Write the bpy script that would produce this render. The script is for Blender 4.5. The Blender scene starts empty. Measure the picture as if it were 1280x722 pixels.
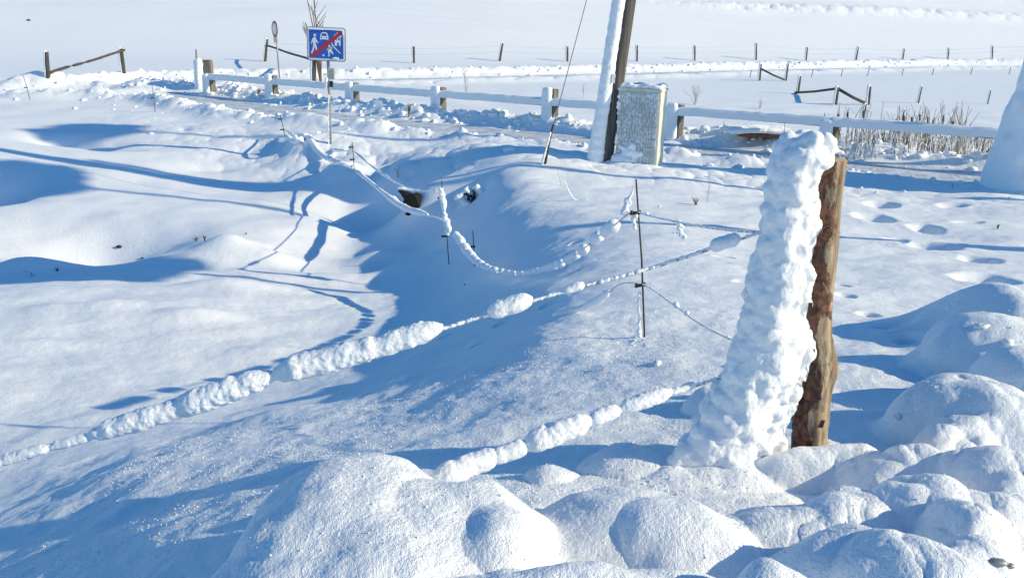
import bpy, bmesh, math, random
import numpy as np
from mathutils import Vector, Matrix
from math import radians as R

random.seed(7)
scene = bpy.context.scene
C = scene.collection

# ------------------------------------------------------------ camera
F, PITCH, ROLL, CAMZ = 1100.0, 17.3, 1.0, 3.1
cd = bpy.data.cameras.new('camera'); cam = bpy.data.objects.new('camera', cd); C.objects.link(cam)
cd.sensor_width = 36; cd.lens = F/1280*36; cd.clip_end = 3000; cd.clip_start = 0.05
CM = Matrix.Rotation(R(90-PITCH), 3, 'X') @ Matrix.Rotation(R(ROLL), 3, 'Z')
cam.matrix_world = Matrix.Translation((0, 0, CAMZ)) @ CM.to_4x4()
scene.camera = cam
scene.render.resolution_x = 1024; scene.render.resolution_y = 577

# ------------------------------------------------------------ light
SUN_EL, SUN_AZ = 24.0, -13.0          # azimuth from +X, negative is behind the camera
w = bpy.data.worlds.new('World'); scene.world = w; w.use_nodes = True
nt = w.node_tree; bg = nt.nodes['Background']
sky = nt.nodes.new('ShaderNodeTexSky'); sky.sky_type = 'NISHITA'; sky.sun_disc = False
sky.sun_elevation = R(SUN_EL); sky.sun_rotation = R(90 - SUN_AZ)
sky.ozone_density = 3.0; sky.dust_density = 0.3; sky.air_density = 1.0
hs = nt.nodes.new('ShaderNodeHueSaturation'); hs.inputs['Saturation'].default_value = 1.35
nt.links.new(sky.outputs[0], hs.inputs['Color']); nt.links.new(hs.outputs[0], bg.inputs[0]); bg.inputs[1].default_value = 0.15
sl = bpy.data.lights.new('sun', 'SUN'); sl.energy = 4.6; sl.angle = R(0.55); sl.color = (1.0, .88, .60)
sun = bpy.data.objects.new('sun', sl); C.objects.link(sun)
sd = Vector((math.cos(R(SUN_EL))*math.cos(R(SUN_AZ)), math.cos(R(SUN_EL))*math.sin(R(SUN_AZ)), math.sin(R(SUN_EL))))
sun.rotation_euler = sd.to_track_quat('Z', 'Y').to_euler(); sun.location = (20, -5, 20)
scene.view_settings.view_transform = 'Standard'; scene.view_settings.look = 'None'
scene.view_settings.gamma = 1; scene.view_settings.exposure = 0.10

# ------------------------------------------------------------ maths
CMn = np.array(CM)
def ray(u, v):
    d = CMn @ np.array([(u-640)/F, (361-v)/F, -1.0]); return d
def atz(u, v, z):
    d = ray(u, v); t = (z-CAMZ)/d[2]; return np.array([d[0]*t, d[1]*t, z])
def aty(u, v, y):                      # point on the pixel's ray at world depth y
    d = ray(u, v); t = y/d[1]; return Vector((d[0]*t, y, CAMZ+d[2]*t))

def _h(ix, iy, s):
    n = (ix*374761393 + iy*668265263 + s*974634777) & 0xffffffff
    n = ((n ^ (n >> 13))*1274126177) & 0xffffffff
    return ((n ^ (n >> 16)) & 0xffff)/65535.0
def noise(x, y, s=0):                  # gradient noise about -1..1
    x = np.asarray(x, float); y = np.asarray(y, float)
    ix = np.floor(x).astype(np.int64); iy = np.floor(y).astype(np.int64)
    fx = x-ix; fy = y-iy
    ux = fx*fx*fx*(fx*(fx*6-15)+10); uy = fy*fy*fy*(fy*(fy*6-15)+10)
    def g(a, b):
        an = _h(ix+a, iy+b, s)*2*np.pi
        return np.cos(an)*(fx-a)+np.sin(an)*(fy-b)
    n0 = g(0,0)*(1-ux)+g(1,0)*ux; n1 = g(0,1)*(1-ux)+g(1,1)*ux
    return (n0*(1-uy)+n1*uy)*1.5
def billow(x, y, s=0):                 # rounded lumps with creases between, 0..1
    ix = np.floor(x).astype(np.int64); iy = np.floor(y).astype(np.int64)
    best = np.zeros(np.shape(x))
    for a in (-1, 0, 1):
        for b in (-1, 0, 1):
            px = ix+a+.15+.7*_h(ix+a, iy+b, s); py = iy+b+.15+.7*_h(ix+a, iy+b, s+9)
            rr = .55+.5*_h(ix+a, iy+b, s+5)
            d2 = ((x-px)**2+(y-py)**2)/rr**2
            best = np.maximum(best, np.sqrt(np.clip(1-d2, 0, 1))*rr)
    return best
def sstep(a, b, x):
    t = np.clip((x-a)/(b-a), 0, 1); return t*t*(3-2*t)

# ------------------------------------------------------------ terrain: control points (u, v, z) seen in the picture
CP = [
 # hill and far field
 (-200,60,0),(200,72,0),(517,76,0.0),(868,74,0.0),(1240,72,0.0),(1500,80,0),
 (100,100,0),(330,106,0),(600,110,0),(870,125,-.05),(1100,135,-.05),(1300,140,-.05),(1100,165,-.05),
 # road strip and verges
 (-100,112,0),(0,116,0),(150,118,0),(250,122,0),(380,140,0),(500,158,0),(640,168,0),(760,182,0),(940,203,0),(1120,212,0),(1300,224,0),
 (745,200,.06),(800,205,.06),(413,187,.1),(600,190,.12),(1000,222,.05),(1236,237,.12),(1320,260,.2),
 # bank shoulder right of the hollow, rising to the camera
 (1100,250,.10),(900,240,.12),(1000,270,.25),(1200,300,.32),(1100,330,.45),(900,300,.42),(800,262,.32),(700,232,.22),(620,222,.22),
 (1250,360,.6),(1100,400,.78),(950,380,.78),(850,380,.80),(805,421,.87),(760,330,.56),(790,285,.42),(640,240,.16),(690,285,.20),(620,262,.0),
 (1180,450,1.02),(1060,480,1.08),(900,460,1.05),(760,470,.98),(680,420,.72),(690,350,.38),(640,320,-.15),
 # foot of the bank
 (590,262,-.38),(560,290,-.75),(530,315,-.85),(500,345,-1.0),(560,340,-.68),(600,380,-.28),(520,400,-.7),(440,390,-.85),
 (600,440,.26),(500,460,-.18),(400,440,-.7),(640,500,.88),(500,520,.58),(400,520,.2),(300,480,-.6),(200,520,-.45),(300,560,.45),
 (150,580,.08),(0,590,-.4),(0,640,-.05),(150,660,.6),(300,640,.95),(0,720,.4),(-200,600,-.5),
 # stream hollow
 (518,262,-.85),(480,285,-1.15),(430,312,-1.15),(340,322,-1.05),(250,332,-1.0),(120,325,-1.3),(0,330,-1.25),(-150,335,-1.1),
 (40,352,-.9),(150,362,-.82),(300,350,-.85),(200,400,-.7),(60,400,-.7),(100,460,-.65),(0,480,-.6),(330,410,-.75),(-150,420,-.7),
 # meadow beyond the hollow
 (245,300,-.82),(320,292,-.85),(395,285,-.92),(440,262,-1.0),(410,240,-.92),(150,270,-.80),(0,270,-.80),(100,240,-.66),(300,245,-.78),(470,235,-.75),
 (500,205,-.05),(530,225,-.05),(440,204,-.2),(350,200,-.5),(200,206,-.50),(50,196,-.32),(0,187,-.2),(0,150,-.1),(150,155,-.14),(300,165,-.12),(380,175,.0),(-150,180,-.15),(-150,250,-.7),
]
WP = [ # world anchors outside the frame (x, y, z)
 (0,0,1.45),(1,.5,1.5),(-1,.4,1.3),(2.5,1,1.5),(-3,0,.8),(0,-3,1.4),(3,-3,1.5),(-4,-4,.6),(6,0,1.5),(-8,0,0.1),(12,4,.9),(10,12,.4),(-8,6,-.2),(-14,10,-.2),
 (0,-12,1.3),(14,-10,1.4),(-15,-8,.2),(25,8,.5),(-25,15,-.1),(-30,35,0),(35,20,.1),(40,40,0),(1.4,2.2,1.35),(2.6,2.6,1.4),(0,2.0,1.35),(-.9,1.9,1.15),(-1.8,2.2,.9),
]
def tp(x, y):
    r = np.sqrt(x*x+y*y)+.8; a = np.arctan2(x, y)
    k = np.clip(r/3.0, 0, 1)
    return a*1.15*k, np.log(r)
pts = [atz(*c) for c in CP if True] + [np.array(p, float) for p in WP]
pts = [p for p in pts if p[1] < 75]
P = np.array(pts); PX, PY = tp(P[:,0], P[:,1])
def _U(r2): return np.where(r2 > 1e-12, r2*np.log(r2+1e-12), 0)
n = len(P); K = _U((PX[:,None]-PX)**2+(PY[:,None]-PY)**2)+np.eye(n)*2e-3
A = np.zeros((n+3, n+3)); A[:n,:n] = K; A[:n,n] = 1; A[:n,n+1] = PX; A[:n,n+2] = PY; A[n:,:n] = A[:n,n:].T
W = np.linalg.solve(A, np.concatenate([P[:,2], np.zeros(3)]))
def base_h(x, y):
    x = np.asarray(x, float); y = np.asarray(y, float); sh = x.shape
    x = x.ravel(); y = y.ravel(); out = np.empty(x.size)
    for i in range(0, x.size, 60000):
        a, b = tp(x[i:i+60000], y[i:i+60000])
        out[i:i+60000] = _U((a[:,None]-PX)**2+(b[:,None]-PY)**2)@W[:n]+W[n]+W[n+1]*a+W[n+2]*b
    r = np.hypot(x, y); k = sstep(38, 56, r)
    out = np.clip(out, -1.7, 1.9)*(1-k)
    yh = y-54.5-.46*(.5*(np.sqrt((x+6)**2+220)+x+6)-2); hill = .5*(np.sqrt(yh**2+5)+yh)*.20; hill = 26*np.tanh(hill/26)
    out = out+hill*sstep(45, 70, y)+ .35*noise(x*.04, y*.04, 3)*sstep(66, 90, y-.4*np.clip(x,0,80))
    return out.reshape(sh)

# road path (world)
road_px = [(-260,109),(-80,112),(60,115),(160,117),(240,121),(330,137),(430,150),(520,158)]
ROAD = [atz(u, v, 0)[:2] for u, v in road_px]
a0 = atz(520,158,0)[:2]; a1 = atz(990,201,0)[:2]; dr = (a1-a0)/np.linalg.norm(a1-a0)
for k in (4, 8, 12, 16, 22, 30): ROAD.append(a0+dr*k)
ROAD = np.array(ROAD)
def smooth_line(p, it=2):
    p = np.array(p)
    for _ in range(it):
        q = [p[0]]
        for a, b in zip(p[:-1], p[1:]): q += [a*.75+b*.25, a*.25+b*.75]
        q.append(p[-1]); p = np.array(q)
    return p
ROAD = smooth_line(ROAD, 2)
FARR = smooth_line([atz(u, v, 0)[:2] for u, v in [(-60,120),(60,116),(150,110),(215,104),(300,101),(430,102),(600,98),(800,93),(1000,88),(1200,84),(1400,84)]], 2)
def dline(x, y, L):                    # distance, signed side and running length to a polyline
    bd = np.full(np.shape(x), 1e9); bs = np.zeros(np.shape(x)); bt = np.zeros(np.shape(x)); acc = 0
    for a, b in zip(L[:-1], L[1:]):
        e = b-a; l = np.hypot(*e); t = np.clip(((x-a[0])*e[0]+(y-a[1])*e[1])/l**2, 0, 1)
        dx = x-a[0]-t*e[0]; dy = y-a[1]-t*e[1]; d = np.hypot(dx, dy)
        m = d < bd; bd = np.where(m, d, bd); bs = np.where(m, np.sign(e[0]*dy-e[1]*dx), bs); bt = np.where(m, acc+t*l, bt); acc += l
    return bd, bs, bt

def hitf(f, u, v, z0=0.2):
    p = atz(u, v, z0); z = z0
    d = ray(u, v)
    ts = np.exp(np.linspace(math.log(1.5), math.log(260), 1000))/math.hypot(d[0], d[1])
    zz = CAMZ+d[2]*ts; hh = f(d[0]*ts, d[1]*ts)
    i = int(np.argmax(zz <= hh))
    if zz[i] > hh[i]: i = len(ts)-1
    t0, t1 = ts[max(i-1, 0)], ts[i]
    for _ in range(12):
        m = (t0+t1)/2
        if CAMZ+d[2]*m <= float(f(np.array([d[0]*m]), np.array([d[1]*m]))[0]): t1 = m
        else: t0 = m
    return Vector((d[0]*t1, d[1]*t1, CAMZ+d[2]*t1))
def bhit(u, v): return hitf(base_h, u, v)

# bumps and dips given where they are seen: (u, v, rx, ry, height, rot)
SOFT = [
 (40,345,.9,.6,.34,0),(285,312,.5,.35,.26,0),(160,312,1.4,.6,-.30,0),(392,280,.5,.35,.12,0),(428,290,.4,.3,.10,0),(85,170,.8,.5,-.38,0),(125,176,.7,.4,-.22,.1),
 (150,183,.8,.35,-.16,0),(0,236,.75,.8,-.50,0),(60,172,2.2,1.0,-.12,0),(265,212,1.0,.4,-.08,.2),(200,222,1.6,.3,.06,0),(90,258,1.4,.3,.07,0),
 (340,326,.5,.3,.15,0),(470,326,.6,.25,.16,-.1),(420,350,.8,.3,.14,0),(290,356,.7,.25,.13,0),(120,385,.8,.25,.10,.1),(250,396,.6,.22,.09,0),(60,430,.5,.2,.06,0),(500,340,.5,.3,.12,0),
 (580,275,.4,.4,.08,0),(330,440,.5,.2,.06,0),(200,345,.6,.2,.1,0),
 (1215,420,.42,.50,.34,.4),(1275,440,.4,.5,.28,.0),(1120,415,.2,.12,-.04,0),(1080,470,.5,.3,.06,0),
 (1000,268,2.0,.5,.05,0),(760,352,.5,.6,.05,0),(630,540,.5,.2,.07,0),(350,520,.5,.2,.08,0),(500,480,.3,.2,.07,0),
]
FOOT = [(1102,261,.32,.16,.14),(1092,275,.34,.2,.14),(1157,286,.26,.18,.16),(1163,307,.42,.19,.16),(1225,324,.24,.17,.15),(1231,350,.36,.17,.15),(1131,428,.12,.08,.07),
 (1086,394,.11,.06,.05),(1048,356,.16,.07,.05),(1170,240,.3,.1,.05),(1102,415,.1,.05,.03),(1190,262,.3,.1,.06),(1240,383,.3,.08,.06),(1055,372,.12,.06,.04),(1120,300,.2,.08,.05),(1000,330,.12,.06,.03),(905,320,.14,.05,.05),(930,352,.12,.04,.04),(640,368,.1,.04,.03),(560,420,.12,.04,.04),(630,400,.14,.04,.03),(690,378,.14,.05,.04),(600,430,.12,.04,.03),(720,300,.12,.05,.03),(980,300,.16,.06,.05),(1210,280,.3,.07,.04)]
# heaps of the ploughed bank in front: (u, v of the top, z of the top, rx, ry, rz, rot)
DOME = [
 (440,590,1.62,.40,.42,.34,0),(420,690,1.57,.50,.40,.34,.1),(590,618,1.60,.27,.27,.26,0),(540,690,1.58,.34,.26,.26,0),
 (635,660,1.60,.15,.18,.22,0),
 (790,630,1.49,.42,.34,.28,-.1),(870,655,1.50,.24,.24,.22,0),(780,560,1.30,.20,.18,.2,0),(690,588,1.24,.11,.11,.13,0),
 (690,722,1.62,.3,.14,.16,0),(800,715,1.60,.3,.14,.16,0),(975,706,1.72,.12,.12,.16,0),
 (892,492,1.24,.14,.17,.20,0),(905,478,1.2,.07,.07,.1,0),
 (1130,590,1.38,.26,.13,.15,-.3),
 (1000,640,1.46,.28,.2,.2,0),(1090,625,1.47,.24,.2,.2,0),(1070,680,1.58,.3,.2,.22,0),(1170,610,1.52,.18,.2,.2,.4),
 (1215,640,1.58,.16,.17,.2,0),(1160,565,1.44,.16,.13,.15,0),(1200,535,1.44,.2,.15,.17,0),(1250,570,1.52,.2,.2,.22,0),(1215,478,1.50,.34,.34,.3,.3),
 (1275,510,1.46,.25,.25,.24,0),(1150,700,1.64,.22,.2,.22,0),(1222,690,1.60,.11,.12,.14,0),(1255,396,1.44,.42,.40,.3,0),(1300,440,1.52,.3,.4,.3,0),
 (1140,522,1.27,.06,.05,.06,0),(1260,625,1.5,.14,.15,.16,0),
]
for q in SOFT: pass
SOFTW = [(bhit(u, v), rx, ry, h, a) for u, v, rx, ry, h, a in SOFT if h]
FOOTW = [(bhit(u, v), rx*1.2, ry*2.2, h*1.15) for u, v, rx, ry, h in FOOT]
Y0 = 3.52
DOMEY = [(925,572,-.13,.24,.22,.30,0),(860,592,-.15,.24,.20,.26,0),(1003,566,-.20,.17,.09,.17,0),(1070,566,-.22,.26,.11,.16,-.1)]
DOMEW = [(np.array(aty(u, v, Y0+dy)), rx, ry, rz, a) for u, v, dy, rx, ry, rz, a in DOMEY]+[(atz(u, v, z), rx, ry, rz, a) for u, v, z, rx, ry, rz, a in DOME]
SIGNP = bhit(413, 188)
def height(x, y):
    x = np.asarray(x, float); y = np.asarray(y, float)
    h = base_h(x, y); r = np.hypot(x, y)
    dR, sR, tR = dline(x, y, ROAD); dF, sF, tF = dline(x, y, FARR)
    near = 1-sstep(30, 46, r)
    for p, rx, ry, hh, a in SOFTW:
        dx = x-p.x; dy = y-p.y; ca, sa = math.cos(a), math.sin(a)
        q = ((dx*ca+dy*sa)/rx)**2+((dy*ca-dx*sa)/ry)**2
        h = h+hh*np.exp(-q*1.1)
    for p, rx, ry, hh in FOOTW:
        q = ((x-p.x)/rx*1.7)**2+((y-p.y)/ry*1.7)**2
        q = q*(1+.2*noise(x*5, y*5, 55)); h = h-1.45*hh*np.exp(-q**2.2)+hh*.05*np.exp(-(np.sqrt(q)-1.5)**2*4)
    # wind-shaped undulation
    h = h+(.045*noise(x*.55, y*.8, 1)+.022*noise(x*1.6+5, y*2.3, 2)*(1-sstep(12,30,r)))*near*sstep(1.6, 3.0, dR)
    h = h+.03*noise(x*.15, y*.3, 4)*sstep(30, 50, r)
    # flatten the road
    kr = 1-sstep(.95, 1.6, dR); h = h*(1-kr)+(-.01)*kr
    kf = (1-sstep(.9, 2.0, dF))*sstep(20, 26, r); h = h*(1-kf)+(-.05)*kf
    # ploughed berms along the road
    nb = noise(tR*.35, dR*.3, 6)
    wx0 = x+.25*noise(x*1.3, y*1.3, 15); wy0 = y+.25*noise(x*1.3, y*1.3, 16)
    lump = billow(wx0*1.9, wy0*1.9, 8)*sstep(-.5,.6,noise(x*.9,y*.9,17)); lump2 = billow(x*4.2, y*4.2, 12)
    bw = np.exp(-((dR-1.75-.25*nb)/.55)**2)
    left = (sR > 0); right = (sR < 0)
    rr_ = .45+.55*sstep(7.5, 4.5, x)               # near-side berm fades out to the right
    amp = np.where(left, .20+.10*nb+.22*lump+.08*lump2, (.10+.08*nb+.20*lump+.05*lump2)*rr_)
    gap = sstep(0, 6, tR-0.0)
    h = h+bw*amp*gap
    bw2 = np.exp(-((dR-4.2)/1.5)**2)*np.where(right, 1, 0)*rr_*sstep(16, 30, tR)
    h = h+bw2*(.18*billow(x*1.1+y*.5, y*1.5, 21)+.05*lump2)
    # far road: bright bank on its back side and a low one in front
    lf = billow(x*1.1, y*1.1, 31); lf2 = billow(x*2.6, y*2.6, 33)
    far = np.exp(-((dF-2.2)/.9)**2)*np.where(sF > 0, .26+.16*lf+.08*lf2, .10+.12*lf)
    h = h+far*sstep(0, 8, tF+2)*sstep(20, 30, r)
    # tracked strip far up the slope
    s2 = np.exp(-((y-(86+.375*(x-16)))/2.2)**2)*sstep(8, 22, x)
    h = h+s2*.22*(billow(x*.9, y*.6, 41)+.5*billow(x*2.2, y*1.5, 43))+.05*noise(x*.12, y*.9, 44)*sstep(64, 72, y-.46*np.clip(x, 0, 80))
    # heaps of the front bank, rounded and crisply creased
    wx = x+.03*noise(x*3.5, y*3.5, 51)+.012*noise(x*9, y*9, 53); wy = y+.03*noise(x*3.5+9, y*3.5, 52)+.012*noise(x*10, y*10, 54)
    sel = r < 6
    if np.any(sel):
        hs = h[sel]; xs, ys = wx[sel], wy[sel]
        for p, rx, ry, rz, a in DOMEW:
            dx = xs-p[0]; dy = ys-p[1]; ca, sa = math.cos(a), math.sin(a)
            q = ((dx*ca+dy*sa)/rx)**2+((dy*ca-dx*sa)/ry)**2
            d = p[2]-rz+rz*np.sqrt(np.clip(1-q, 0, 1)) - np.clip(q-1, 0, None)*rz*1.5
            kk = .06+.55*rz; dd = np.clip(.5+.5*(d-hs)/kk, 0, 1)
            hs = hs*(1-dd)+d*dd+kk*dd*(1-dd)
        h = h.copy(); h[sel] = hs
    rough = sstep(.25, .9, x)*sstep(4.6, 3.4, y)*(y > 0)*sstep(-2.3,-.8, x-y*1.0+.6)
    rr2 = rough*sstep(-.3, .3, x-1.0)
    rough = np.clip(rr2, 0, 1)
    bx = x+.06*noise(x*6, y*6, 63); by = y+.06*noise(x*6, y*6, 64)
    h = h+rough*(.060*(billow(bx*4.2, by*4.2, 61)-.4)+.030*(billow(bx*9.5, by*9.5, 62)-.4)*sstep(-.5,.4,noise(x*3,y*3,65))+.009*(billow(bx*24, by*24, 66)-.4)*sstep(-.2,.5,noise(x*4,y*4,67)))
    h = h+(1-sstep(12,22,r))*(.006*noise(x*5, y*7, 74)+.002*noise(x*11, y*14, 75))*sstep(1.2,2.2,dR)
    nn = (r < 7)*1.0
    h = h+nn*(.014*noise(x*3.5, y*3.5, 70)+.0035*noise(x*13, y*13, 71))
    # crystals: hoar grain close to the camera
    g = 1-sstep(6, 13, r)
    h = h+g*(.0010*noise(x*50, y*50, 72)+.0010*noise(x*120, y*120, 73)*(1-sstep(3.5, 6, r)))
    return h
def hit(u, v): return hitf(height, u, v)
def gz(x, y): return float(height(np.array([x]), np.array([y]))[0])

# ------------------------------------------------------------ materials
def mat(name, col, rough=.7, nodes=None):
    m = bpy.data.materials.new(name); m.use_nodes = True
    b = m.node_tree.nodes['Principled BSDF']; b.inputs['Base Color'].default_value = (*col, 1)
    b.inputs['Roughness'].default_value = rough
    if nodes: nodes(m.node_tree, b)
    return m
def tex_noise(t, scale, detail=3, stretch=None, rough=.55):
    tc = t.nodes.new('ShaderNodeTexCoord'); mp = t.nodes.new('ShaderNodeMapping'); n_ = t.nodes.new('ShaderNodeTexNoise')
    t.links.new(tc.outputs['Object'], mp.inputs[0]); t.links.new(mp.outputs[0], n_.inputs['Vector'])
    if stretch: mp.inputs['Scale'].default_value = stretch
    n_.inputs['Scale'].default_value = scale; n_.inputs['Detail'].default_value = detail; n_.inputs['Roughness'].default_value = rough
    return n_
def two_tone(c1, c2, scale, detail=4, stretch=None, lo=.35, hi=.65, bump=0, bscale=None, bd=.01):
    def f(t, b):
        n_ = tex_noise(t, scale, detail, stretch); cr = t.nodes.new('ShaderNodeValToRGB')
        cr.color_ramp.elements[0].position = lo; cr.color_ramp.elements[1].position = hi
        cr.color_ramp.elements[0].color = (*c1, 1); cr.color_ramp.elements[1].color = (*c2, 1)
        t.links.new(n_.outputs[0], cr.inputs[0]); t.links.new(cr.outputs[0], b.inputs['Base Color'])
        if bump:
            n2 = tex_noise(t, bscale or scale, 4, stretch); bp = t.nodes.new('ShaderNodeBump')
            bp.inputs['Strength'].default_value = bump; bp.inputs['Distance'].default_value = bd
            t.links.new(n2.outputs[0], bp.inputs['Height']); t.links.new(bp.outputs[0], b.inputs['Normal'])
    return f
SNOWC = (.90, .92, .945)
def snow_nodes(sss=.35, s1=150, d1=.004, s2=30, d2=.006, s3=0, d3=0):
    def f(t, b):
        b.inputs['Specular IOR Level'].default_value = .3
        b.inputs['Subsurface Weight'].default_value = sss; b.inputs['Subsurface Radius'].default_value = (1,1,1); b.inputs['Subsurface Scale'].default_value = .012
        prev = None
        for s, d in ((s1, d1), (s2, d2), (s3, d3)):
            if not s: continue
            n_ = tex_noise(t, s, 2, None, .6); bp = t.nodes.new('ShaderNodeBump')
            bp.inputs['Strength'].default_value = 1.0; bp.inputs['Distance'].default_value = d
            t.links.new(n_.outputs[0], bp.inputs['Height'])
            if prev: t.links.new(prev.outputs[0], bp.inputs['Normal'])
            prev = bp
        t.links.new(prev.outputs[0], b.inputs['Normal'])
    return f
M = {}
M['snow'] = mat('snow', SNOWC, .75, snow_nodes(.0, 220, .0045, 60, .0045, 18, .006))
M['snow_clump'] = mat('clump_snow', (.92,.935,.955), .75, snow_nodes(.25, 260, .003, 80, .003))
def road_nodes(t, b):
    n_ = tex_noise(t, 2.2, 6, None, .7); cr = t.nodes.new('ShaderNodeValToRGB')
    cr.color_ramp.elements[0].position = .38; cr.color_ramp.elements[1].position = .62
    cr.color_ramp.elements[0].color = (.48,.51,.54,1); cr.color_ramp.elements[1].color = (.78,.81,.85,1)
    t.links.new(n_.outputs[0], cr.inputs[0]); t.links.new(cr.outputs[0], b.inputs['Base Color'])
    n2 = tex_noise(t, 9, 4); bp = t.nodes.new('ShaderNodeBump'); bp.inputs['Distance'].default_value = .03
    t.links.new(n2.outputs[0], bp.inputs['Height']); t.links.new(bp.outputs[0], b.inputs['Normal'])
M['road'] = mat('packed_snow', (.5,.53,.56), .5, road_nodes)
M['wood_grey'] = mat('weathered_wood', (.16,.14,.12), .85, two_tone((.10,.09,.08),(.25,.22,.18), 3, 6, (6,6,.6), bump=.7, bscale=8, bd=.01))
M['wood_rail'] = mat('olive_wood', (.2,.17,.1), .85, two_tone((.09,.085,.07),(.22,.205,.165), 4, 6, (5,5,.7), bump=.7, bscale=10))
M['wood_dark'] = mat('dark_wood', (.06,.05,.05), .85, two_tone((.04,.035,.03),(.10,.085,.07), 5, 5, (5,5,.8)))
M['pole'] = mat('pole_wood', (.14,.12,.11), .85, two_tone((.045,.04,.038),(.12,.11,.10), 2.5, 6, (8,8,.35), bump=.6, bscale=6))
M['metal'] = mat('grey_metal', (.30,.32,.33), .5); M['metal'].node_tree.nodes['Principled BSDF'].inputs['Metallic'].default_value = .4
M['dark'] = mat('dark_iron', (.025,.022,.022), .6, two_tone((.018,.016,.016),(.07,.035,.025), 30, 3))
M['black'] = mat('black_plastic', (.012,.012,.013), .5)
M['rope'] = mat('rope_fibre', (.30,.28,.22), .9, two_tone((.18,.17,.15),(.45,.42,.33), 60, 2))
M['blue'] = mat('sign_blue', (.008,.075,.36), .35, two_tone((.009,.09,.44),(.014,.12,.52), 4, 2))
M['white'] = mat('sign_white', (.75,.77,.78), .45)
M['red'] = mat('sign_red', (.48,.02,.05), .4)
M['plate'] = mat('plate_beige', (.42,.42,.36), .6)
M['cabinet'] = mat('cabinet_paint', (.50,.50,.38), .65, two_tone((.56,.56,.46),(.70,.70,.60), 3, 5, (2,2,.6)))
M['hole'] = mat('culvert_shade', (.03,.03,.035), .9, two_tone((.002,.0022,.003),(.008,.008,.009), 8, 4))  # near-black colour stands in for the shade inside the culvert
M['rust'] = mat('rusty_paint', (.28,.09,.04), .7, two_tone((.14,.05,.03),(.26,.10,.05), 6, 4))
M['twig'] = mat('twig_bark', (.12,.08,.05), .9)
M['reed'] = mat('dry_reed', (.33,.25,.15), .9, two_tone((.11,.09,.07),(.33,.29,.23), 8, 3))
M['cattail'] = mat('cattail_brown', (.15,.09,.05), .95)
M['frosttwig'] = mat('frosted_twig', (.55,.56,.56), .9)
def frost_nodes(t, b):
    tc = t.nodes.new('ShaderNodeTexCoord'); mp = t.nodes.new('ShaderNodeMapping'); wv = t.nodes.new('ShaderNodeTexVoronoi')
    t.links.new(tc.outputs['Object'], mp.inputs[0]); mp.inputs['Scale'].default_value = (34, 34, 12); wv.inputs['Scale'].default_value = 1.0; wv.inputs['Randomness'].default_value = .75
    t.links.new(mp.outputs[0], wv.inputs['Vector'])
    n_ = tex_noise(t, 3.2, 4); ad = t.nodes.new('ShaderNodeMath'); ad.operation = 'ADD'
    mu = t.nodes.new('ShaderNodeMath'); mu.operation = 'MULTIPLY'; mu.inputs[1].default_value = .9
    t.links.new(n_.outputs[0], mu.inputs[0]); t.links.new(mu.outputs[0], ad.inputs[0]); t.links.new(wv.outputs['Distance'], ad.inputs[1])
    cr = t.nodes.new('ShaderNodeValToRGB'); cr.color_ramp.elements[0].position = .80; cr.color_ramp.elements[1].position = 1.02
    cr.color_ramp.elements[0].color = (.80,.86,.91,1); cr.color_ramp.elements[1].color = (.52,.54,.52,1)
    t.links.new(ad.outputs[0], cr.inputs[0]); t.links.new(cr.outputs[0], b.inputs['Base Color'])
    bp = t.nodes.new('ShaderNodeBump'); bp.inputs['Distance'].default_value = -.03
    t.links.new(ad.outputs[0], bp.inputs['Height']); t.links.new(bp.outputs[0], b.inputs['Normal'])
M['frost'] = mat('frosted_panel', (.6,.65,.7), .85, frost_nodes)
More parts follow.
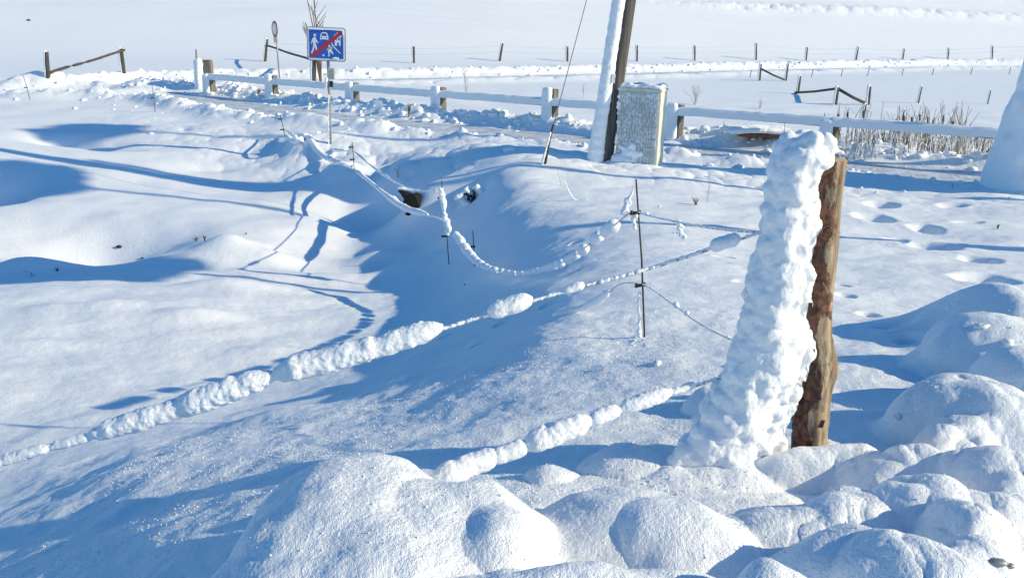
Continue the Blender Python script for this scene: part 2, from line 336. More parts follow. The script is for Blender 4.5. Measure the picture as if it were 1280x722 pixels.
def post_nodes(t, b):
    n_ = tex_noise(t, 2.6, 7, (9,9,.9), .65); cr = t.nodes.new('ShaderNodeValToRGB')
    e = cr.color_ramp.elements; e[0].position = .30; e[0].color = (.07,.045,.03,1); e[1].position = .72; e[1].color = (.50,.40,.28,1)
    m1 = e.new(.45); m1.color = (.22,.16,.105,1); m2 = e.new(.56); m2.color = (.38,.285,.19,1)
    t.links.new(n_.outputs[0], cr.inputs[0])
    # bark remains: dark red-brown patches, denser towards the foot
    n2 = tex_noise(t, 7, 5, (1,1,.55), .6); tc = t.nodes.new('ShaderNodeTexCoord'); sx = t.nodes.new('ShaderNodeSeparateXYZ')
    t.links.new(tc.outputs['Object'], sx.inputs[0])
    def math_(op, a, bb):
        q = t.nodes.new('ShaderNodeMath'); q.operation = op
        for i, z in enumerate((a, bb)):
            if isinstance(z, (int, float)): q.inputs[i].default_value = z
            else: t.links.new(z, q.inputs[i])
        return q.outputs[0]
    k = math_('SUBTRACT', n2.outputs[0], math_('MULTIPLY', sx.outputs['Z'], .20))
    k = math_('SUBTRACT', k, math_('MULTIPLY', sx.outputs['X'], 2.4))
    st = t.nodes.new('ShaderNodeValToRGB'); st.color_ramp.elements[0].position = .40; st.color_ramp.elements[1].position = .45
    t.links.new(k, st.inputs[0])
    n3 = tex_noise(t, 40, 4); c3 = t.nodes.new('ShaderNodeValToRGB'); c3.color_ramp.elements[0].color = (.035,.018,.012,1); c3.color_ramp.elements[1].color = (.20,.085,.05,1)
    c3.color_ramp.elements[0].position = .35; c3.color_ramp.elements[1].position = .65
    t.links.new(n3.outputs[0], c3.inputs[0])
    mx = t.nodes.new('ShaderNodeMix'); mx.data_type = 'RGBA'; t.links.new(st.outputs[0], mx.inputs[0]); t.links.new(cr.outputs[0], mx.inputs[6]); t.links.new(c3.outputs[0], mx.inputs[7])
    t.links.new(mx.outputs[2], b.inputs['Base Color'])
    hh = math_('ADD', math_('MULTIPLY', n_.outputs[0], .5), math_('MULTIPLY', st.outputs[0], .35)); hh = math_('ADD', hh, math_('MULTIPLY', n3.outputs[0], .15))
    bp = t.nodes.new('ShaderNodeBump'); bp.inputs['Distance'].default_value = .02; t.links.new(hh, bp.inputs['Height']); t.links.new(bp.outputs[0], b.inputs['Normal'])
M['post'] = mat('stripped_wood', (.35,.24,.15), .8, post_nodes)

# ------------------------------------------------------------ object helpers
def tag(o, label=None, cat=None, group=None, kind=None):
    if label: o['label'] = label
    if cat: o['category'] = cat
    if group: o['group'] = group
    if kind: o['kind'] = kind
    return o
def thing(name, loc, label, cat, group=None):
    o = bpy.data.objects.new(name, None); C.objects.link(o); o.location = loc; o.empty_display_size = .1
    return tag(o, label, cat, group)
def link_mesh(name, me, m, parent=None, smooth=True):
    if m: me.materials.clear(); me.materials.append(m)
    o = bpy.data.objects.new(name, me); C.objects.link(o)
    if parent is not None:
        o.parent = parent
        L = parent.location.copy(); p = parent.parent
        while p is not None: L += p.location; p = p.parent
        me.transform(Matrix.Translation(-L))
    if smooth: me.polygons.foreach_set('use_smooth', [True]*len(me.polygons))
    return o
def bm_obj(name, bm, m, parent=None, smooth=True):
    me = bpy.data.meshes.new(name); bm.to_mesh(me); bm.free(); return link_mesh(name, me, m, parent, smooth)
def tube(bm, pts_, rads, seg=10, wob=0, cap=True):
    pts_ = [Vector(p) for p in pts_]; rings = []
    if not hasattr(rads, '__len__'): rads = [rads]*len(pts_)
    up = Vector((0,0,1))
    for i, p in enumerate(pts_):
        t = (pts_[min(i+1, len(pts_)-1)]-pts_[max(i-1, 0)])
        t = t.normalized() if t.length > 1e-9 else up
        a = t.cross(Vector((0,1,0)) if abs(t.y) < .9 else Vector((1,0,0))).normalized(); b = t.cross(a)
        rings.append([bm.verts.new(p+(a*math.cos(2*math.pi*k/seg)+b*math.sin(2*math.pi*k/seg))*rads[i]*(1+wob*random.uniform(-1,1))) for k in range(seg)])
    for r0, r1 in zip(rings[:-1], rings[1:]):
        for k in range(seg): bm.faces.new((r0[k], r0[(k+1)%seg], r1[(k+1)%seg], r1[k]))
    if cap and seg > 2: bm.faces.new(rings[0][::-1]); bm.faces.new(rings[-1])
def box(bm, c, s, rz=0, M3=None):
    m = Matrix.Translation(c) @ (M3.to_4x4() if M3 else Matrix.Rotation(rz, 4, 'Z')) @ Matrix.Diagonal((*s, 1))
    return bmesh.ops.create_cube(bm, size=1, matrix=m)['verts']
def interp(a, b, k): return Vector(a)*(1-k)+Vector(b)*k
def snow_mesh(spheres, vox, amps=((.06,.012),(.02,.004)), sub=2, iters=1):
    """one rounded snow body grown from overlapping balls, remeshed and roughened"""
    bm = bmesh.new(); sub = 1 if spheres[0][1] < .012 else sub
    for s in spheres:
        p, r = s[0], s[1]; sc = s[2] if len(s) > 2 else (1,1,1)
        bmesh.ops.create_icosphere(bm, subdivisions=sub, radius=1, matrix=Matrix.Translation(p) @ Matrix.Diagonal((r*sc[0], r*sc[1], r*sc[2], 1)))
    me = bpy.data.meshes.new('tmp'); bm.to_mesh(me); bm.free()
    o = bpy.data.objects.new('tmp', me); C.objects.link(o)
    md = o.modifiers.new('r', 'REMESH'); md.mode = 'VOXEL'; md.voxel_size = vox
    if iters: sm = o.modifiers.new('s', 'SMOOTH'); sm.iterations = iters; sm.factor = .6
    texs = []
    for sc, am in amps:
        tx = bpy.data.textures.new('t', 'CLOUDS'); tx.noise_scale = sc; tx.noise_depth = 1; texs.append(tx)
        d = o.modifiers.new('d', 'DISPLACE'); d.texture = tx; d.strength = am*2; d.texture_coords = 'LOCAL'; d.mid_level = .5
    dg = bpy.context.evaluated_depsgraph_get(); me2 = bpy.data.meshes.new_from_object(o.evaluated_get(dg))
    bpy.data.objects.remove(o); bpy.data.meshes.remove(me)
    for tx in texs: bpy.data.textures.remove(tx)
    return me2
def snow_obj(name, spheres, vox, parent=None, **k):
    return link_mesh(name, snow_mesh(spheres, vox, **k), M['snow_clump'], parent)
def along(path, n_):
    """n_ points evenly along a polyline (Catmull-ish smoothed)"""
    p = smooth_line([np.array(q, float) for q in path], 2)
    L = np.concatenate([[0], np.cumsum(np.linalg.norm(np.diff(p, axis=0), axis=1))])
    s = np.linspace(0, L[-1], n_); return [Vector([np.interp(a, L, p[:,k]) for k in range(3)]) for a in s]

# ------------------------------------------------------------ ground mesh
def geom(a, b, st):
    k = int(math.log(b/a)/st); return list(a*np.exp(np.linspace(0, math.log(b/a), k, endpoint=False)))
rs = geom(.4, 1.7, .03)+geom(1.7, 6.5, .0021)+geom(6.5, 26, .0031)+geom(26, 75, .0028)+geom(75, 200, .006)+geom(200, 620, .02)+[620]
az = np.concatenate([np.linspace(-180, -60, 30, endpoint=False), np.linspace(-60, -34, 90, endpoint=False), np.linspace(-34, 34, 1080, endpoint=False), np.linspace(34, 60, 90, endpoint=False), np.linspace(60, 180, 30, endpoint=False)])*math.pi/180
rs = np.array(rs); na, nr = len(az), len(rs)
GX = (rs[:,None]*np.sin(az)).ravel(); GY = (rs[:,None]*np.cos(az)).ravel()
GZ = np.empty(GX.size)
for i in range(0, GX.size, 200000): GZ[i:i+200000] = height(GX[i:i+200000], GY[i:i+200000])
co = np.stack([GX, GY, GZ], 1); co = np.vstack([co, [[0, 0, gz(0, .01)]]])
ii = (np.arange(nr-1)[:,None]*na+np.arange(na)).ravel(); jj = (np.arange(nr-1)[:,None]*na+(np.arange(na)+1)%na).ravel()
quads = np.stack([ii, jj, jj+na, ii+na], 1)[:, ::-1]
tris = np.stack([np.arange(na), (np.arange(na)+1)%na, np.full(na, nr*na)], 1)
loops = np.concatenate([quads.ravel(), tris.ravel()]); starts = np.concatenate([np.arange(len(quads))*4, len(quads)*4+np.arange(na)*3])
me = bpy.data.meshes.new('snow_ground'); me.vertices.add(len(co)); me.vertices.foreach_set('co', co.ravel())
me.loops.add(len(loops)); me.loops.foreach_set('vertex_index', loops.astype(np.int32))
me.polygons.add(len(starts)); me.polygons.foreach_set('loop_start', starts.astype(np.int32))
me.polygons.foreach_set('use_smooth', np.ones(len(starts), bool)); me.update(calc_edges=True); me.validate()
me.materials.append(M['snow'])
g = bpy.data.objects.new('snow_ground', me); C.objects.link(g); g['kind'] = 'structure'

# road ribbons of packed snow with wheel ruts
def ribbon(name, L, half, z, rut=.02):
    L = smooth_line(L, 1); bm = bmesh.new(); prev = None; cols = 22
    for i, p in enumerate(L):
        t = L[min(i+1, len(L)-1)]-L[max(i-1, 0)]; t = t/np.linalg.norm(t); nrm = np.array([-t[1], t[0]])
        row = []
        for k in range(cols+1):
            s = (k/cols*2-1); q = p+nrm*s*half
            zz = z+.014*math.cos(s*9)+.006*math.sin(q[0]*2.1+q[1])
            row.append(bm.verts.new((q[0], q[1], zz)))
        if prev:
            for a in range(cols): bm.faces.new((prev[a], prev[a+1], row[a+1], row[a]))
        prev = row
    bmesh.ops.recalc_face_normals(bm, faces=bm.faces)
    o = bm_obj(name, bm, M['road']); o['kind'] = 'structure'; return o
ribbon('road', ROAD, 1.15, .012)
ribbon('farm_track', FARR[12:], 1.2, .0)
#@@OBJECTS
rnd = random.Random(11)
def perp_px(p):                        # metres per reference pixel at a point
    q = Vector(p)-Vector((0, 0, CAMZ)); fw = CM @ Vector((0, 0, -1)); return q.dot(fw)/F

# ------------------------------------------------------------ wooden post in front
print('post y', hit(1010, 575).y)
top = aty(1035, 199, Y0); bot = aty(1009, 580, Y0); bot.z -= .12
wp = thing('wooden_post', (bot.x, bot.y, bot.z), 'peeled wooden fence post in the foreground with thick snow plastered on its left side', 'post')
px = perp_px((top+bot)/2)
bm = bmesh.new(); rings = []; NS, NR = 56, 130
for i in range(NR+1):
    k = i/NR; c = interp(bot, top, k); r = (.074-.006*k)
    c.x += .008*math.sin(k*7)+.004*math.sin(k*19)
    row = []
    for j in range(NS):
        a = 2*math.pi*j/NS
        rr = r*(1+.035*float(noise(np.array([math.cos(a)*2+k*2]), np.array([math.sin(a)*2+k*3]), 91)[0])+.02*float(noise(np.array([a*4]), np.array([k*9]), 92)[0]))
        kz = math.exp(-((k-.40)/.045)**2)*math.exp(-((math.atan2(math.sin(a+.25), math.cos(a+.25)))/.6)**2)*.024   # branch stub on the right
        kz += math.exp(-((k-.745)/.035)**2)*math.exp(-((math.atan2(math.sin(a+1.5), math.cos(a+1.5)))/.4)**2)*.014
        rr += kz
        # flakes of bark standing out near the foot and on the left
        fl = float(noise(np.array([a*3+7]), np.array([k*14]), 93)[0])
        if fl > .15 and (k < .5): rr += .006
        row.append(bm.verts.new((c.x+math.cos(a)*rr, c.y+math.sin(a)*rr, c.z)))
    rings.append(row)
for r0, r1 in zip(rings[:-1], rings[1:]):
    for j in range(NS): bm.faces.new((r0[j], r0[(j+1)%NS], r1[(j+1)%NS], r1[j]))
bm.faces.new(rings[-1]); bm_obj('wood_shaft', bm, M['post'], wp)
bm = bmesh.new()
kp = aty(1033, 291, Y0-.085)
for rr in (.021, .012, .005):
    prev = None
    tube(bm, [kp+Vector((math.cos(t)*rr, -.001*(3-rr*80), math.sin(t)*rr*1.25)) for t in [q*math.pi/8 for q in range(17)]], .0035, 6, cap=False)
bm_obj('knot', bm, M['post'], wp)
for u, v in [(1012,395),(1014,470),(1024,500),(1026,535),(1000,520),(996,548),(1012,350),(1018,445),(1006,485),(1024,330),(1029,250)]:
    bm = bmesh.new()
    p = aty(u, v, Y0-.086); q = Vector((rnd.uniform(-.01,.01), rnd.uniform(-.008,0), .03+.03*rnd.random()))
    a = p+Vector((-.009,.008,0)); b = p+Vector((.010,.006,.0)); c = p+q+Vector((.007,.003,0)); d = p+q+Vector((-.008,.004,0))
    vs = [bm.verts.new(z) for z in (a, b, c, d)]+[bm.verts.new(z+Vector((0,.004,0))) for z in (a, b, c, d)]
    for f in ((0,1,2,3),(7,6,5,4),(0,4,5,1),(1,5,6,2),(2,6,7,3),(3,7,4,0)): bm.faces.new([vs[z] for z in f])
    bm_obj('bark_flake', bm, M['dark'], wp, smooth=False)
# plastered snow: outline of the photo's drift, given real depth
LE = [(170,990),(178,980),(200,969),(250,955),(300,949),(370,936),(430,920),(480,902),(530,876),(575,842),(604,815)]
RE = [(170,1018),(178,1038),(195,1042),(215,1028),(260,1023),(300,1014),(345,1017),(390,1006),(425,1019),(445,1015),(470,1003),(500,996),(530,984),(575,980),(604,980)]
def edge(E, v): return float(np.interp(v, [a for a, b in E], [b for a, b in E]))
sp = []
for v in range(180, 605, 9):
    l, r = edge(LE, v), edge(RE, v); n_ = max(3, int((r-l)/16)); k = (v-180)/395
    for i in range(n_+1):
        f = i/n_
        rad = (.050+.012*k)*(1-.25*abs(2*f-1)); m = rad/px
        u = l+m*.8+(r-l-m*1.6)*f
        yy = Y0-.045-.075*math.sin(math.pi*f)-.10*k*(1-f)+rnd.uniform(-.006,.006)
        p = aty(u+rnd.uniform(-3,3), v+rnd.uniform(-3,3), yy)
        sp.append((p, rad*rnd.uniform(.85, 1.1)))
        if f < .55: sp.append((p+Vector((.02,.08,0)), rad))
for _ in range(46):
    v = rnd.uniform(190, 590); l, r = edge(LE, v), edge(RE, v); f = 1-.55*rnd.random()
    p = aty(l+(r-l)*f, v, Y0-.085-.055*math.sin(math.pi*f)-.03*(v-180)/400); sp.append((p, rnd.uniform(.03, .055)*(1 if f < .85 else .5), (1,.8,.8)))
for u, v, r in [(1028,184,.035),(1040,186,.028),(1051,191,.017),(1010,178,.05),(995,186,.05),(1000,176,.035),(1058,194,.009)]: sp.append((aty(u, v, Y0-.01), r))
snow_obj('snow_coat', sp, .0065, wp, amps=((.13,.020),(.05,.006),(.018,.0030),(.007,.0020)), iters=6)

# ------------------------------------------------------------ fence stakes with insulators
STAKES = [ # base px, top px, radius, label
 ((808,421),(795,224),.007,'nearest thin iron fence stake with two black insulators and snow at its top'),
 ((562,330),(552,226),.008,'second fence stake, thickly snowed along its side, right of the culvert hole'),
 ((443,211),(440,177),.009,'thin dark fence stake left of the culvert hole, with two small insulators'),
 ((357,172),(350,143),.010,'thin leaning fence stake on the verge left of the blue road sign'),
 ((194,140),(190,105),.010,'thin fence stake by the road below the thick paired posts'),
 ((38,125),(29,94),.010,'leaning twig-like fence stake at the far left end of the stake line'),
 ((593,332),(591,288),.008,'short black stake sticking out of the shaded slope behind the beaded rope'),
]
SP = []
def yfit(v, z): # horizontal depth where a pixel row reaches height z
    return atz(640, v, z)[1]
for (bu, bv), (tu, tv), r, lab in STAKES:
    b = hit(bu, bv)
    t_ = aty(tu, tv, b.y); SP.append((b, t_))
    t = thing('fence_stake', b, lab, 'stake', 'thin stakes of the rope fence'); bm = bmesh.new()
    tube(bm, [b-Vector((0,0,.15)), interp(b, t_, .5)+Vector((.003,0,0)), t_], [r, r*.95, r*.8], 8); bm_obj('rod', bm, M['dark'], t)
    for k in ((.80,.345) if b.y < 25 else (.5,)):
        if bu == 593: k = .55
        c = interp(b, t_, k); bm = bmesh.new(); s = 1 if b.y < 8 else 1.35
        tube(bm, [c, c+Vector((-.018*s,-.02,0)), c+Vector((-.04*s,-.03,0))], [.006*s, .012*s, .012*s], 8)
        tube(bm, [c+Vector((.012,0,-.014*s)), c+Vector((.012,0,.014*s))], .008*s, 8)
        tube(bm, [c+Vector((-.05*s,-.03,-.012)), c+Vector((-.05*s,-.03,.016))], [.014*s,.010*s], 8)
        bm_obj('insulator', bm, M['black'], t)
b, t_ = SP[0]; root = [o for o in C.objects if o.name == 'fence_stake'][0]
sp = []
for i in range(34):   # snow on the upper end, left of the rod
    k = i/33; c = aty(794-2-13*k**1.3, 232+34*k, b.y); sp.append((c, .006+.017*k))
    if k > .4: sp.append((aty(791-2-8*k+rnd.uniform(-5,4), 236+28*k, b.y), .014))
snow_obj('snow_clump', sp, .005, root, amps=((.03,.005),(.01,.004)))
sp = []
for i in range(42):
    k = i/41; c = aty(800-3*rnd.random()+k*1.0, 365+60*k, b.y+.006); sp.append((c, .008+.007*rnd.random()+.012*k**3))
snow_obj('snow_clump', sp, .005, root, amps=((.03,.005),(.01,.004)))
b, t_ = SP[1]; root = [o for o in C.objects if o.name.startswith('fence_stake')][1]
sp = []
for i in range(40):
    k = i/39; c = aty(552+9*k+rnd.uniform(-2,1), 236+56*k, b.y-.03); sp.append((c, .016+.022*abs(math.sin(k*6))+.008*rnd.random()+.01*k))
snow_obj('snow_clump', sp, .010, root, amps=((.05,.008),(.02,.004)))
s1b, s1t = SP[0]; s2b, s2t = SP[1]; s3b, s3t = SP[2]; s4b, s4t = SP[3]
s1u = interp(s1b, s1t, .80); s1l = interp(s1b, s1t, .345)

# ------------------------------------------------------------ ropes
def rope(name, label, path, beads, r=.006, n_=60, group='snow-laden ropes of the fence', vox=.007, dust=.0, cord=True):
    """path: world points. beads: (from, to, radius, kind) along 0..1"""
    p = along(path, n_); t = thing(name, p[0], label, 'rope', group)
    if cord:
        bm = bmesh.new(); tube(bm, p, r, 8); bm_obj('cord', bm, M['rope'], t)
    if dust:
        sp = [(q+Vector((rnd.uniform(-1,1)*r*.6, rnd.uniform(-1,1)*r*.5, r*.5)), dust*rnd.uniform(.7, 1.25)) for q in along(path, int(sum((p[i+1]-p[i]).length for i in range(len(p)-1))/(dust*.75)))]
        snow_obj('frost_coat', sp, max(.0035, dust*.45), t, amps=((.02, dust*.3),), iters=0)
    L = along(path, 400)
    for f0, f1, rad, kind in beads:
        sp = []
        a, b = int(f0*399), max(int(f1*399), int(f0*399)+1); ln = (L[b]-L[a]).length; m = max(3, int(ln/(rad*.25))); knots = [rnd.uniform(.7, 1.18) for _ in range(max(2, int(ln/(rad*3.6)))+1)]
        for i in range(m+1):
            k = i/m; q = L[min(399, int(a+(b-a)*k))].copy()
            if kind == 'ball': rr = rad*(1-.0*k); q.z -= 0
            else:
                kn = len(knots)-1; f_ = k*kn; i0 = min(int(f_), kn-1); w_ = knots[i0]*(1-(f_-i0))+knots[i0+1]*(f_-i0)
                rr = rad*(min(1, math.sin(math.pi*(.06+.88*k))*1.5)**.7)*(.45+.55*w_); q.z += rad*.3
            sp.append((q+Vector((rnd.uniform(-.06,.06)*rad, rnd.uniform(-.06,.06)*rad, rnd.uniform(-.04,.08)*rad)), rr*(.92 if kind == 'ball' else 1)))
        if kind != 'ball':
            for _ in range(int(m*.3)):
                s_ = sp[rnd.randrange(m+1)]; dv = Vector((rnd.gauss(0,1), rnd.gauss(0,1), rnd.gauss(0,1)+.4)).normalized(); sp.append((s_[0]+dv*s_[1]*.72, s_[1]*rnd.uniform(.3,.5)))
        snow_obj('snow_ball' if kind == 'ball' else 'snow_sleeve', sp, max(vox*.8, rad*.085), t, iters=5, amps=((rad*1.3, rad*.13),(rad*.35, rad*.07),(.009, .0016)) if kind != 'ball' else ((rad*1.2, rad*.10),(rad*.25, rad*.03)))
    return t
def P3(u, v, y): return aty(u, v, y)
# long rope from the post down to the left
YA = Y0
A0 = P3(958,288,YA-.02); A1 = P3(-120,626,YA-.35)
pa = [A0, P3(905,306,YA-.03), P3(800,340,YA-.06), P3(700,366,YA-.10), P3(600,397,YA-.14), P3(545,414,YA-.17), P3(440,447,YA-.20), P3(345,472,YA-.23), P3(230,512,YA-.26), P3(120,546,YA-.29), P3(0,578,YA-.32), A1]
_fc = {}
def fr(path, u):   # fraction of the path at picture column u
    if id(path) not in _fc:
        c = (np.array(along(path, 400))-np.array([0,0,CAMZ]))@CMn; _fc[id(path)] = (640+F*c[:,0]/-c[:,2], path)
    return int(np.argmin(abs(_fc[id(path)][0]-u)))/399
fa = lambda u: fr(pa, u)
rope('snowy_rope', 'long rope running from the big post down to the left with fat snow sleeves', pa,
 [(fa(920),fa(889),.032,'s'),(fa(727),fa(704),.024,'s'),(fa(662),fa(613),.036,'s'),(fa(549),fa(445),.044,'s'),(fa(480),fa(343),.058,'s'),(fa(341),fa(215),.050,'s'),(fa(250),fa(112),.046,'s'),(fa(118),fa(60),.024,'s'),(fa(66),fa(-20),.028,'s'),(fa(-15),fa(-110),.035,'s')],
 r=.0055, dust=.0085)
pbn = [P3(930,462,YA-.03), P3(870,482,YA-.12), P3(790,508,YA-.20), P3(745,525,YA-.26), P3(690,548,YA-.33), P3(610,577,YA-.4), P3(540,602,YA-.48)]
fb = lambda u: fr(pbn, u)
rope('snowy_rope', 'low rope beside the big post carrying thick uneven snow lumps above the front mounds', pbn,
 [(fb(868),fb(836),.022,'s'),(fb(838),fb(776),.033,'s'),(fb(772),fb(738),.034,'s'),(fb(736),fb(655),.046,'s'),(fb(657),fb(612),.034,'s'),(fb(622),fb(545),.045,'s')], r=.0055, dust=.007)
# beaded rope between the first two stakes
y1, y2 = s1b.y, s2b.y
def yk(u): return y1+(y2-y1)*max(0, min(1, (795-u)/(795-556)))
cpx = [(787,266),(775,276),(760,288),(742,299),(729,313),(715,322),(700,330),(680,336),(660,341),(640,342),(620,338),(600,331),(585,315),(575,300),(568,290)]
def chain(c_):
    return [P3(u, v, (y1+(y2-y1)*.88*((787-u)/(787-568)))*(1-c_*math.sin(math.pi*min(1, (787-u)/(787-568)))**.8)) for u, v in cpx]
for c_ in np.linspace(0, .36, 19):
    pc = chain(c_)
    if min(q.z-gz(q.x, q.y) for q in pc[3:12]) > .14: break
print('chain', c_)
fc = lambda u: fr(pc, u)
def bd(u, w): return (fc(u+w/2), fc(u-w/2))
beads = []
for u, w, r_ in [(762,10,.044),(746,4,.042),(729,3,.038),(715,12,.034),(700,3,.036),(688,12,.034),(678,8,.024),(670,4,.028),(661,9,.026),(650,5,.024),(641,5,.026),(634,4,.030),(627,3,.034),(618,4,.034),(611,3,.032),(606,4,.038),(600,3,.044),(594,3,.046),(588,3,.050),(582,3,.056),(575,3,.05),(571,2,.042)]:
    a, b = bd(u, w); beads.append((min(a,b), max(a,b), r_*1.34, 'ball'))
rope('snowy_rope', 'sagging rope threaded with round snow balls left of the nearest stake', pc, beads, r=.0045, dust=.006)
# from the first stake back to the post, upper and lower
pd = [s1u, P3(815,271,YA+1.9), P3(840,276,YA+1.4), P3(862,281,YA+1.0), P3(900,287,YA+.5), P3(948,291,YA+.02)]
fd = lambda u: fr(pd, u)
rope('snowy_rope', 'thin frosted rope from the top of the nearest stake towards the big post', pd, [(fd(848),fd(842),.018,'ball'),(fd(836),fd(828),.011,'s'),(fd(808),fd(800),.018,'s'),(fd(875),fd(868),.012,'s')], r=.004, dust=.006)
sp = [(aty(792+rnd.uniform(-3,3), 270+i*1.5, y1), .018-.0006*i) for i in range(12)]; snow_obj('snow_sleeve', sp, .006, [o for o in C.objects if o.name.startswith('snowy_rope')][-1], amps=((.03,.004),(.01,.003)))
sp = [(aty(850+.3*i+rnd.uniform(-3,3), 280+i*1.7, YA+1.3), .010+.004*rnd.random()) for i in range(11)]; snow_obj('snow_sleeve', sp, .005, [o for o in C.objects if o.name.startswith('snowy_rope')][-1], amps=((.03,.004),(.01,.003)))
pe = [s1l, P3(812,359,YA+1.8), P3(838,378,YA+1.5), P3(852,388,YA+1.2), P3(870,402,YA+.9), P3(895,416,YA+.6), P3(930,432,YA+.1)]
fe = lambda u: fr(pe, u)
rope('snowy_rope', 'lower frosted rope from the nearest stake down right to the big post', pe, [(fe(845),fe(838),.024,'s'),(fe(858),fe(850),.020,'s'),(fe(814),fe(806),.014,'s'),(fe(895),fe(880),.012,'s'),(fe(832),fe(822),.010,'s'),(fe(910),fe(903),.016,'s')], r=.004, dust=.006)
pf = [s1l, P3(778,352,y1+.3), P3(762,364,y1+.6), P3(745,380,y1+.8), P3(720,391,y1+1.0), P3(690,395,y1+1.2)]
for q in pf[2:]: q.z = max(q.z, gz(q.x, q.y)+.02)
ff = lambda u: fr(pf, u)
rope('snowy_rope', 'lower rope left of the nearest stake sagging onto the slope with a long snow roll', pf, [(ff(761),ff(728),.034,'s'),(ff(735),ff(682),.030,'s')], r=.004, dust=.005)
# towards the culvert and beyond
y3, y4 = s3b.y, s4b.y
pg = [interp(s2b,s2t,.9), P3(545,238,y2+.3), P3(535,240,y2+.9), P3(515,237,y2+2), P3(497,230,y2+3), P3(478,218,y2+4.2), P3(462,206,y2+5.2), P3(442,189,y3)]
rope('snowy_rope', 'thin snowy rope hanging above the culvert hole between two stakes', pg, [(.0,.02,.03,'s'),(.055,.075,.03,'ball'),(.55,.80,.032,'s'),(.8,.98,.026,'s')], r=.005, dust=.012)
ph = [interp(s2b,s2t,.5), P3(548,272,y2+.6), P3(530,269,y2+1.4), P3(512,264,y2+2.2), P3(495,255,y2+3), P3(475,238,y2+4), P3(455,222,y2+5), P3(443,212,y3)]
rope('snowy_rope', 'lower rope bowed under the culvert hole and coated with smooth snow', ph, [(.18,.6,.06,'s'),(.5,.98,.04,'s')], r=.005, dust=.012)
pi_ = [interp(s3b,s3t,.65), P3(430,189,y3+1), P3(412,188,y3+2), P3(390,183,y3+3.5), P3(372,174,y4-2), P3(354,160,y4)]
rope('snowy_rope', 'upper rope with snow crust between the second and third stake left of the culvert', pi_, [(.15,.5,.045,'s'),(.5,.95,.035,'s')], r=.006, dust=.016)
pj = [interp(s3b,s3t,.1), P3(425,211,y3+.6), P3(400,206,y3+1.5), P3(385,196,y3+2.5), P3(370,182,y4-1.5), P3(356,168,y4)]
for q in pj[1:]: q.z = max(q.z, gz(q.x, q.y)+.05)
rope('snowy_rope', 'lower snow-rolled rope dipping into the drift left of the culvert', pj, [(.1,.95,.07,'s')], r=.006, dust=.016)

# ------------------------------------------------------------ plank guardrail along the far side of the road
GP = [((265,120),(265,97)),((350,126),(350,103)),((441,141),(440,110)),((551,152),(550,123)),((690,160),(689,129)),((844,177),(843,135)),((1043,200),(1042,151))]
gb = []
for (bu, bv), (tu, tv) in GP: gb.append(atz(bu, bv, -.02))
x_ = np.array([p[0] for p in gb]); y_ = np.array([p[1] for p in gb]); ft = np.polyfit(x_, y_, 2)
gpts = [Vector((p[0], float(np.polyval(ft, p[0])), 0)) for p in gb]
d_ = (gpts[-1]-gpts[-2]); gpts.append(gpts[-1]+d_*1.0); gpts.append(gpts[-1]+d_)
gr = thing('wooden_guardrail', gpts[0], 'long low plank guardrail with snow-covered rail and square posts beside the road', 'guardrail')
RT = []
for i, p in enumerate(gpts):
    p.z = gz(p.x, p.y)
    if i < len(GP): t_ = aty(GP[i][1][0], GP[i][1][1], p.y).z
    else: t_ = RT[-1]
    t_ = max(.70, min(1.0, t_)); RT.append(t_)
print('rail heights', [round(a, 2) for a in RT], 'y', [round(p.y, 1) for p in gpts])
RT = [float(np.polyval(np.polyfit(range(len(RT)), RT, 1), i)) for i in range(len(RT))]
nrm = Vector((-.62,-.78,0))
for i, p in enumerate(gpts):
    m_ = Matrix.Rotation(math.atan2(-.76,.65)+.0, 3, 'Z'); bm = bmesh.new()
    vs = box(bm, p+Vector((0,0,RT[i]/2-.15)), (.20,.20,RT[i]+.22), M3=m_); bmesh.ops.bevel(bm, geom=bm.edges[:], offset=.012, segments=1, affect='EDGES')
    po = bm_obj('post', bm, M['wood_rail'], gr, smooth=False)
    sp = [(p+Vector((-.15, -.07, z_)), .115+.05*max(0, .25-z_)) for z_ in np.linspace(-.05, RT[i]-.085, 16)]
    sp += [(a+Vector((-.10,.03,0)), r*.9) for a, r in sp]
    snow_obj('snow_coat', sp, .03, po, amps=((.2,.012),(.06,.004)), iters=3)
def strip(path_lo, w_, h_, name, m, parent, off=0, zoff=0, irregular=0):
    bm = bmesh.new(); prev = None
    for p in path_lo:
        c = p+nrm*off+Vector((0,0,zoff+irregular*rnd.uniform(-1,1)))
        row = [bm.verts.new(c+nrm*a*w_/2+Vector((0,0,b*h_/2))) for a, b in ((-1,-1),(1,-1),(1.0,.55),(.55,1),(-.55,1),(-1,.5))]
        if prev:
            for k in range(6): bm.faces.new((prev[k], prev[(k+1)%6], row[(k+1)%6], row[k]))
        else: bm.faces.new(row[::-1])
        prev = row
    bm.faces.new(prev); bmesh.ops.recalc_face_normals(bm, faces=bm.faces); return bm_obj(name, bm, m, parent, smooth=False)
for i in range(len(gpts)-1):
    a = gpts[i].copy(); b = gpts[i+1].copy(); a.z = RT[i]-.02; b.z = RT[i+1]-.02
    if i == 0: a = a-(b-a)*.06
    seg = [interp(a, b, k/20) for k in range(21)]
    bm = bmesh.new(); ang = math.atan2(b.y-a.y, b.x-a.x); mid = (a+b)/2+nrm*.0+Vector((0,0,-.02))
    box(bm, mid, ((b-a).length-.01,.13,.13), rz=ang); rl = bm_obj('rail', bm, M['wood_grey'], gr, smooth=False)
    strip(seg, .25, .21, 'snow_cap', M['snow_clump'], rl, off=.045, zoff=.03, irregular=.012)

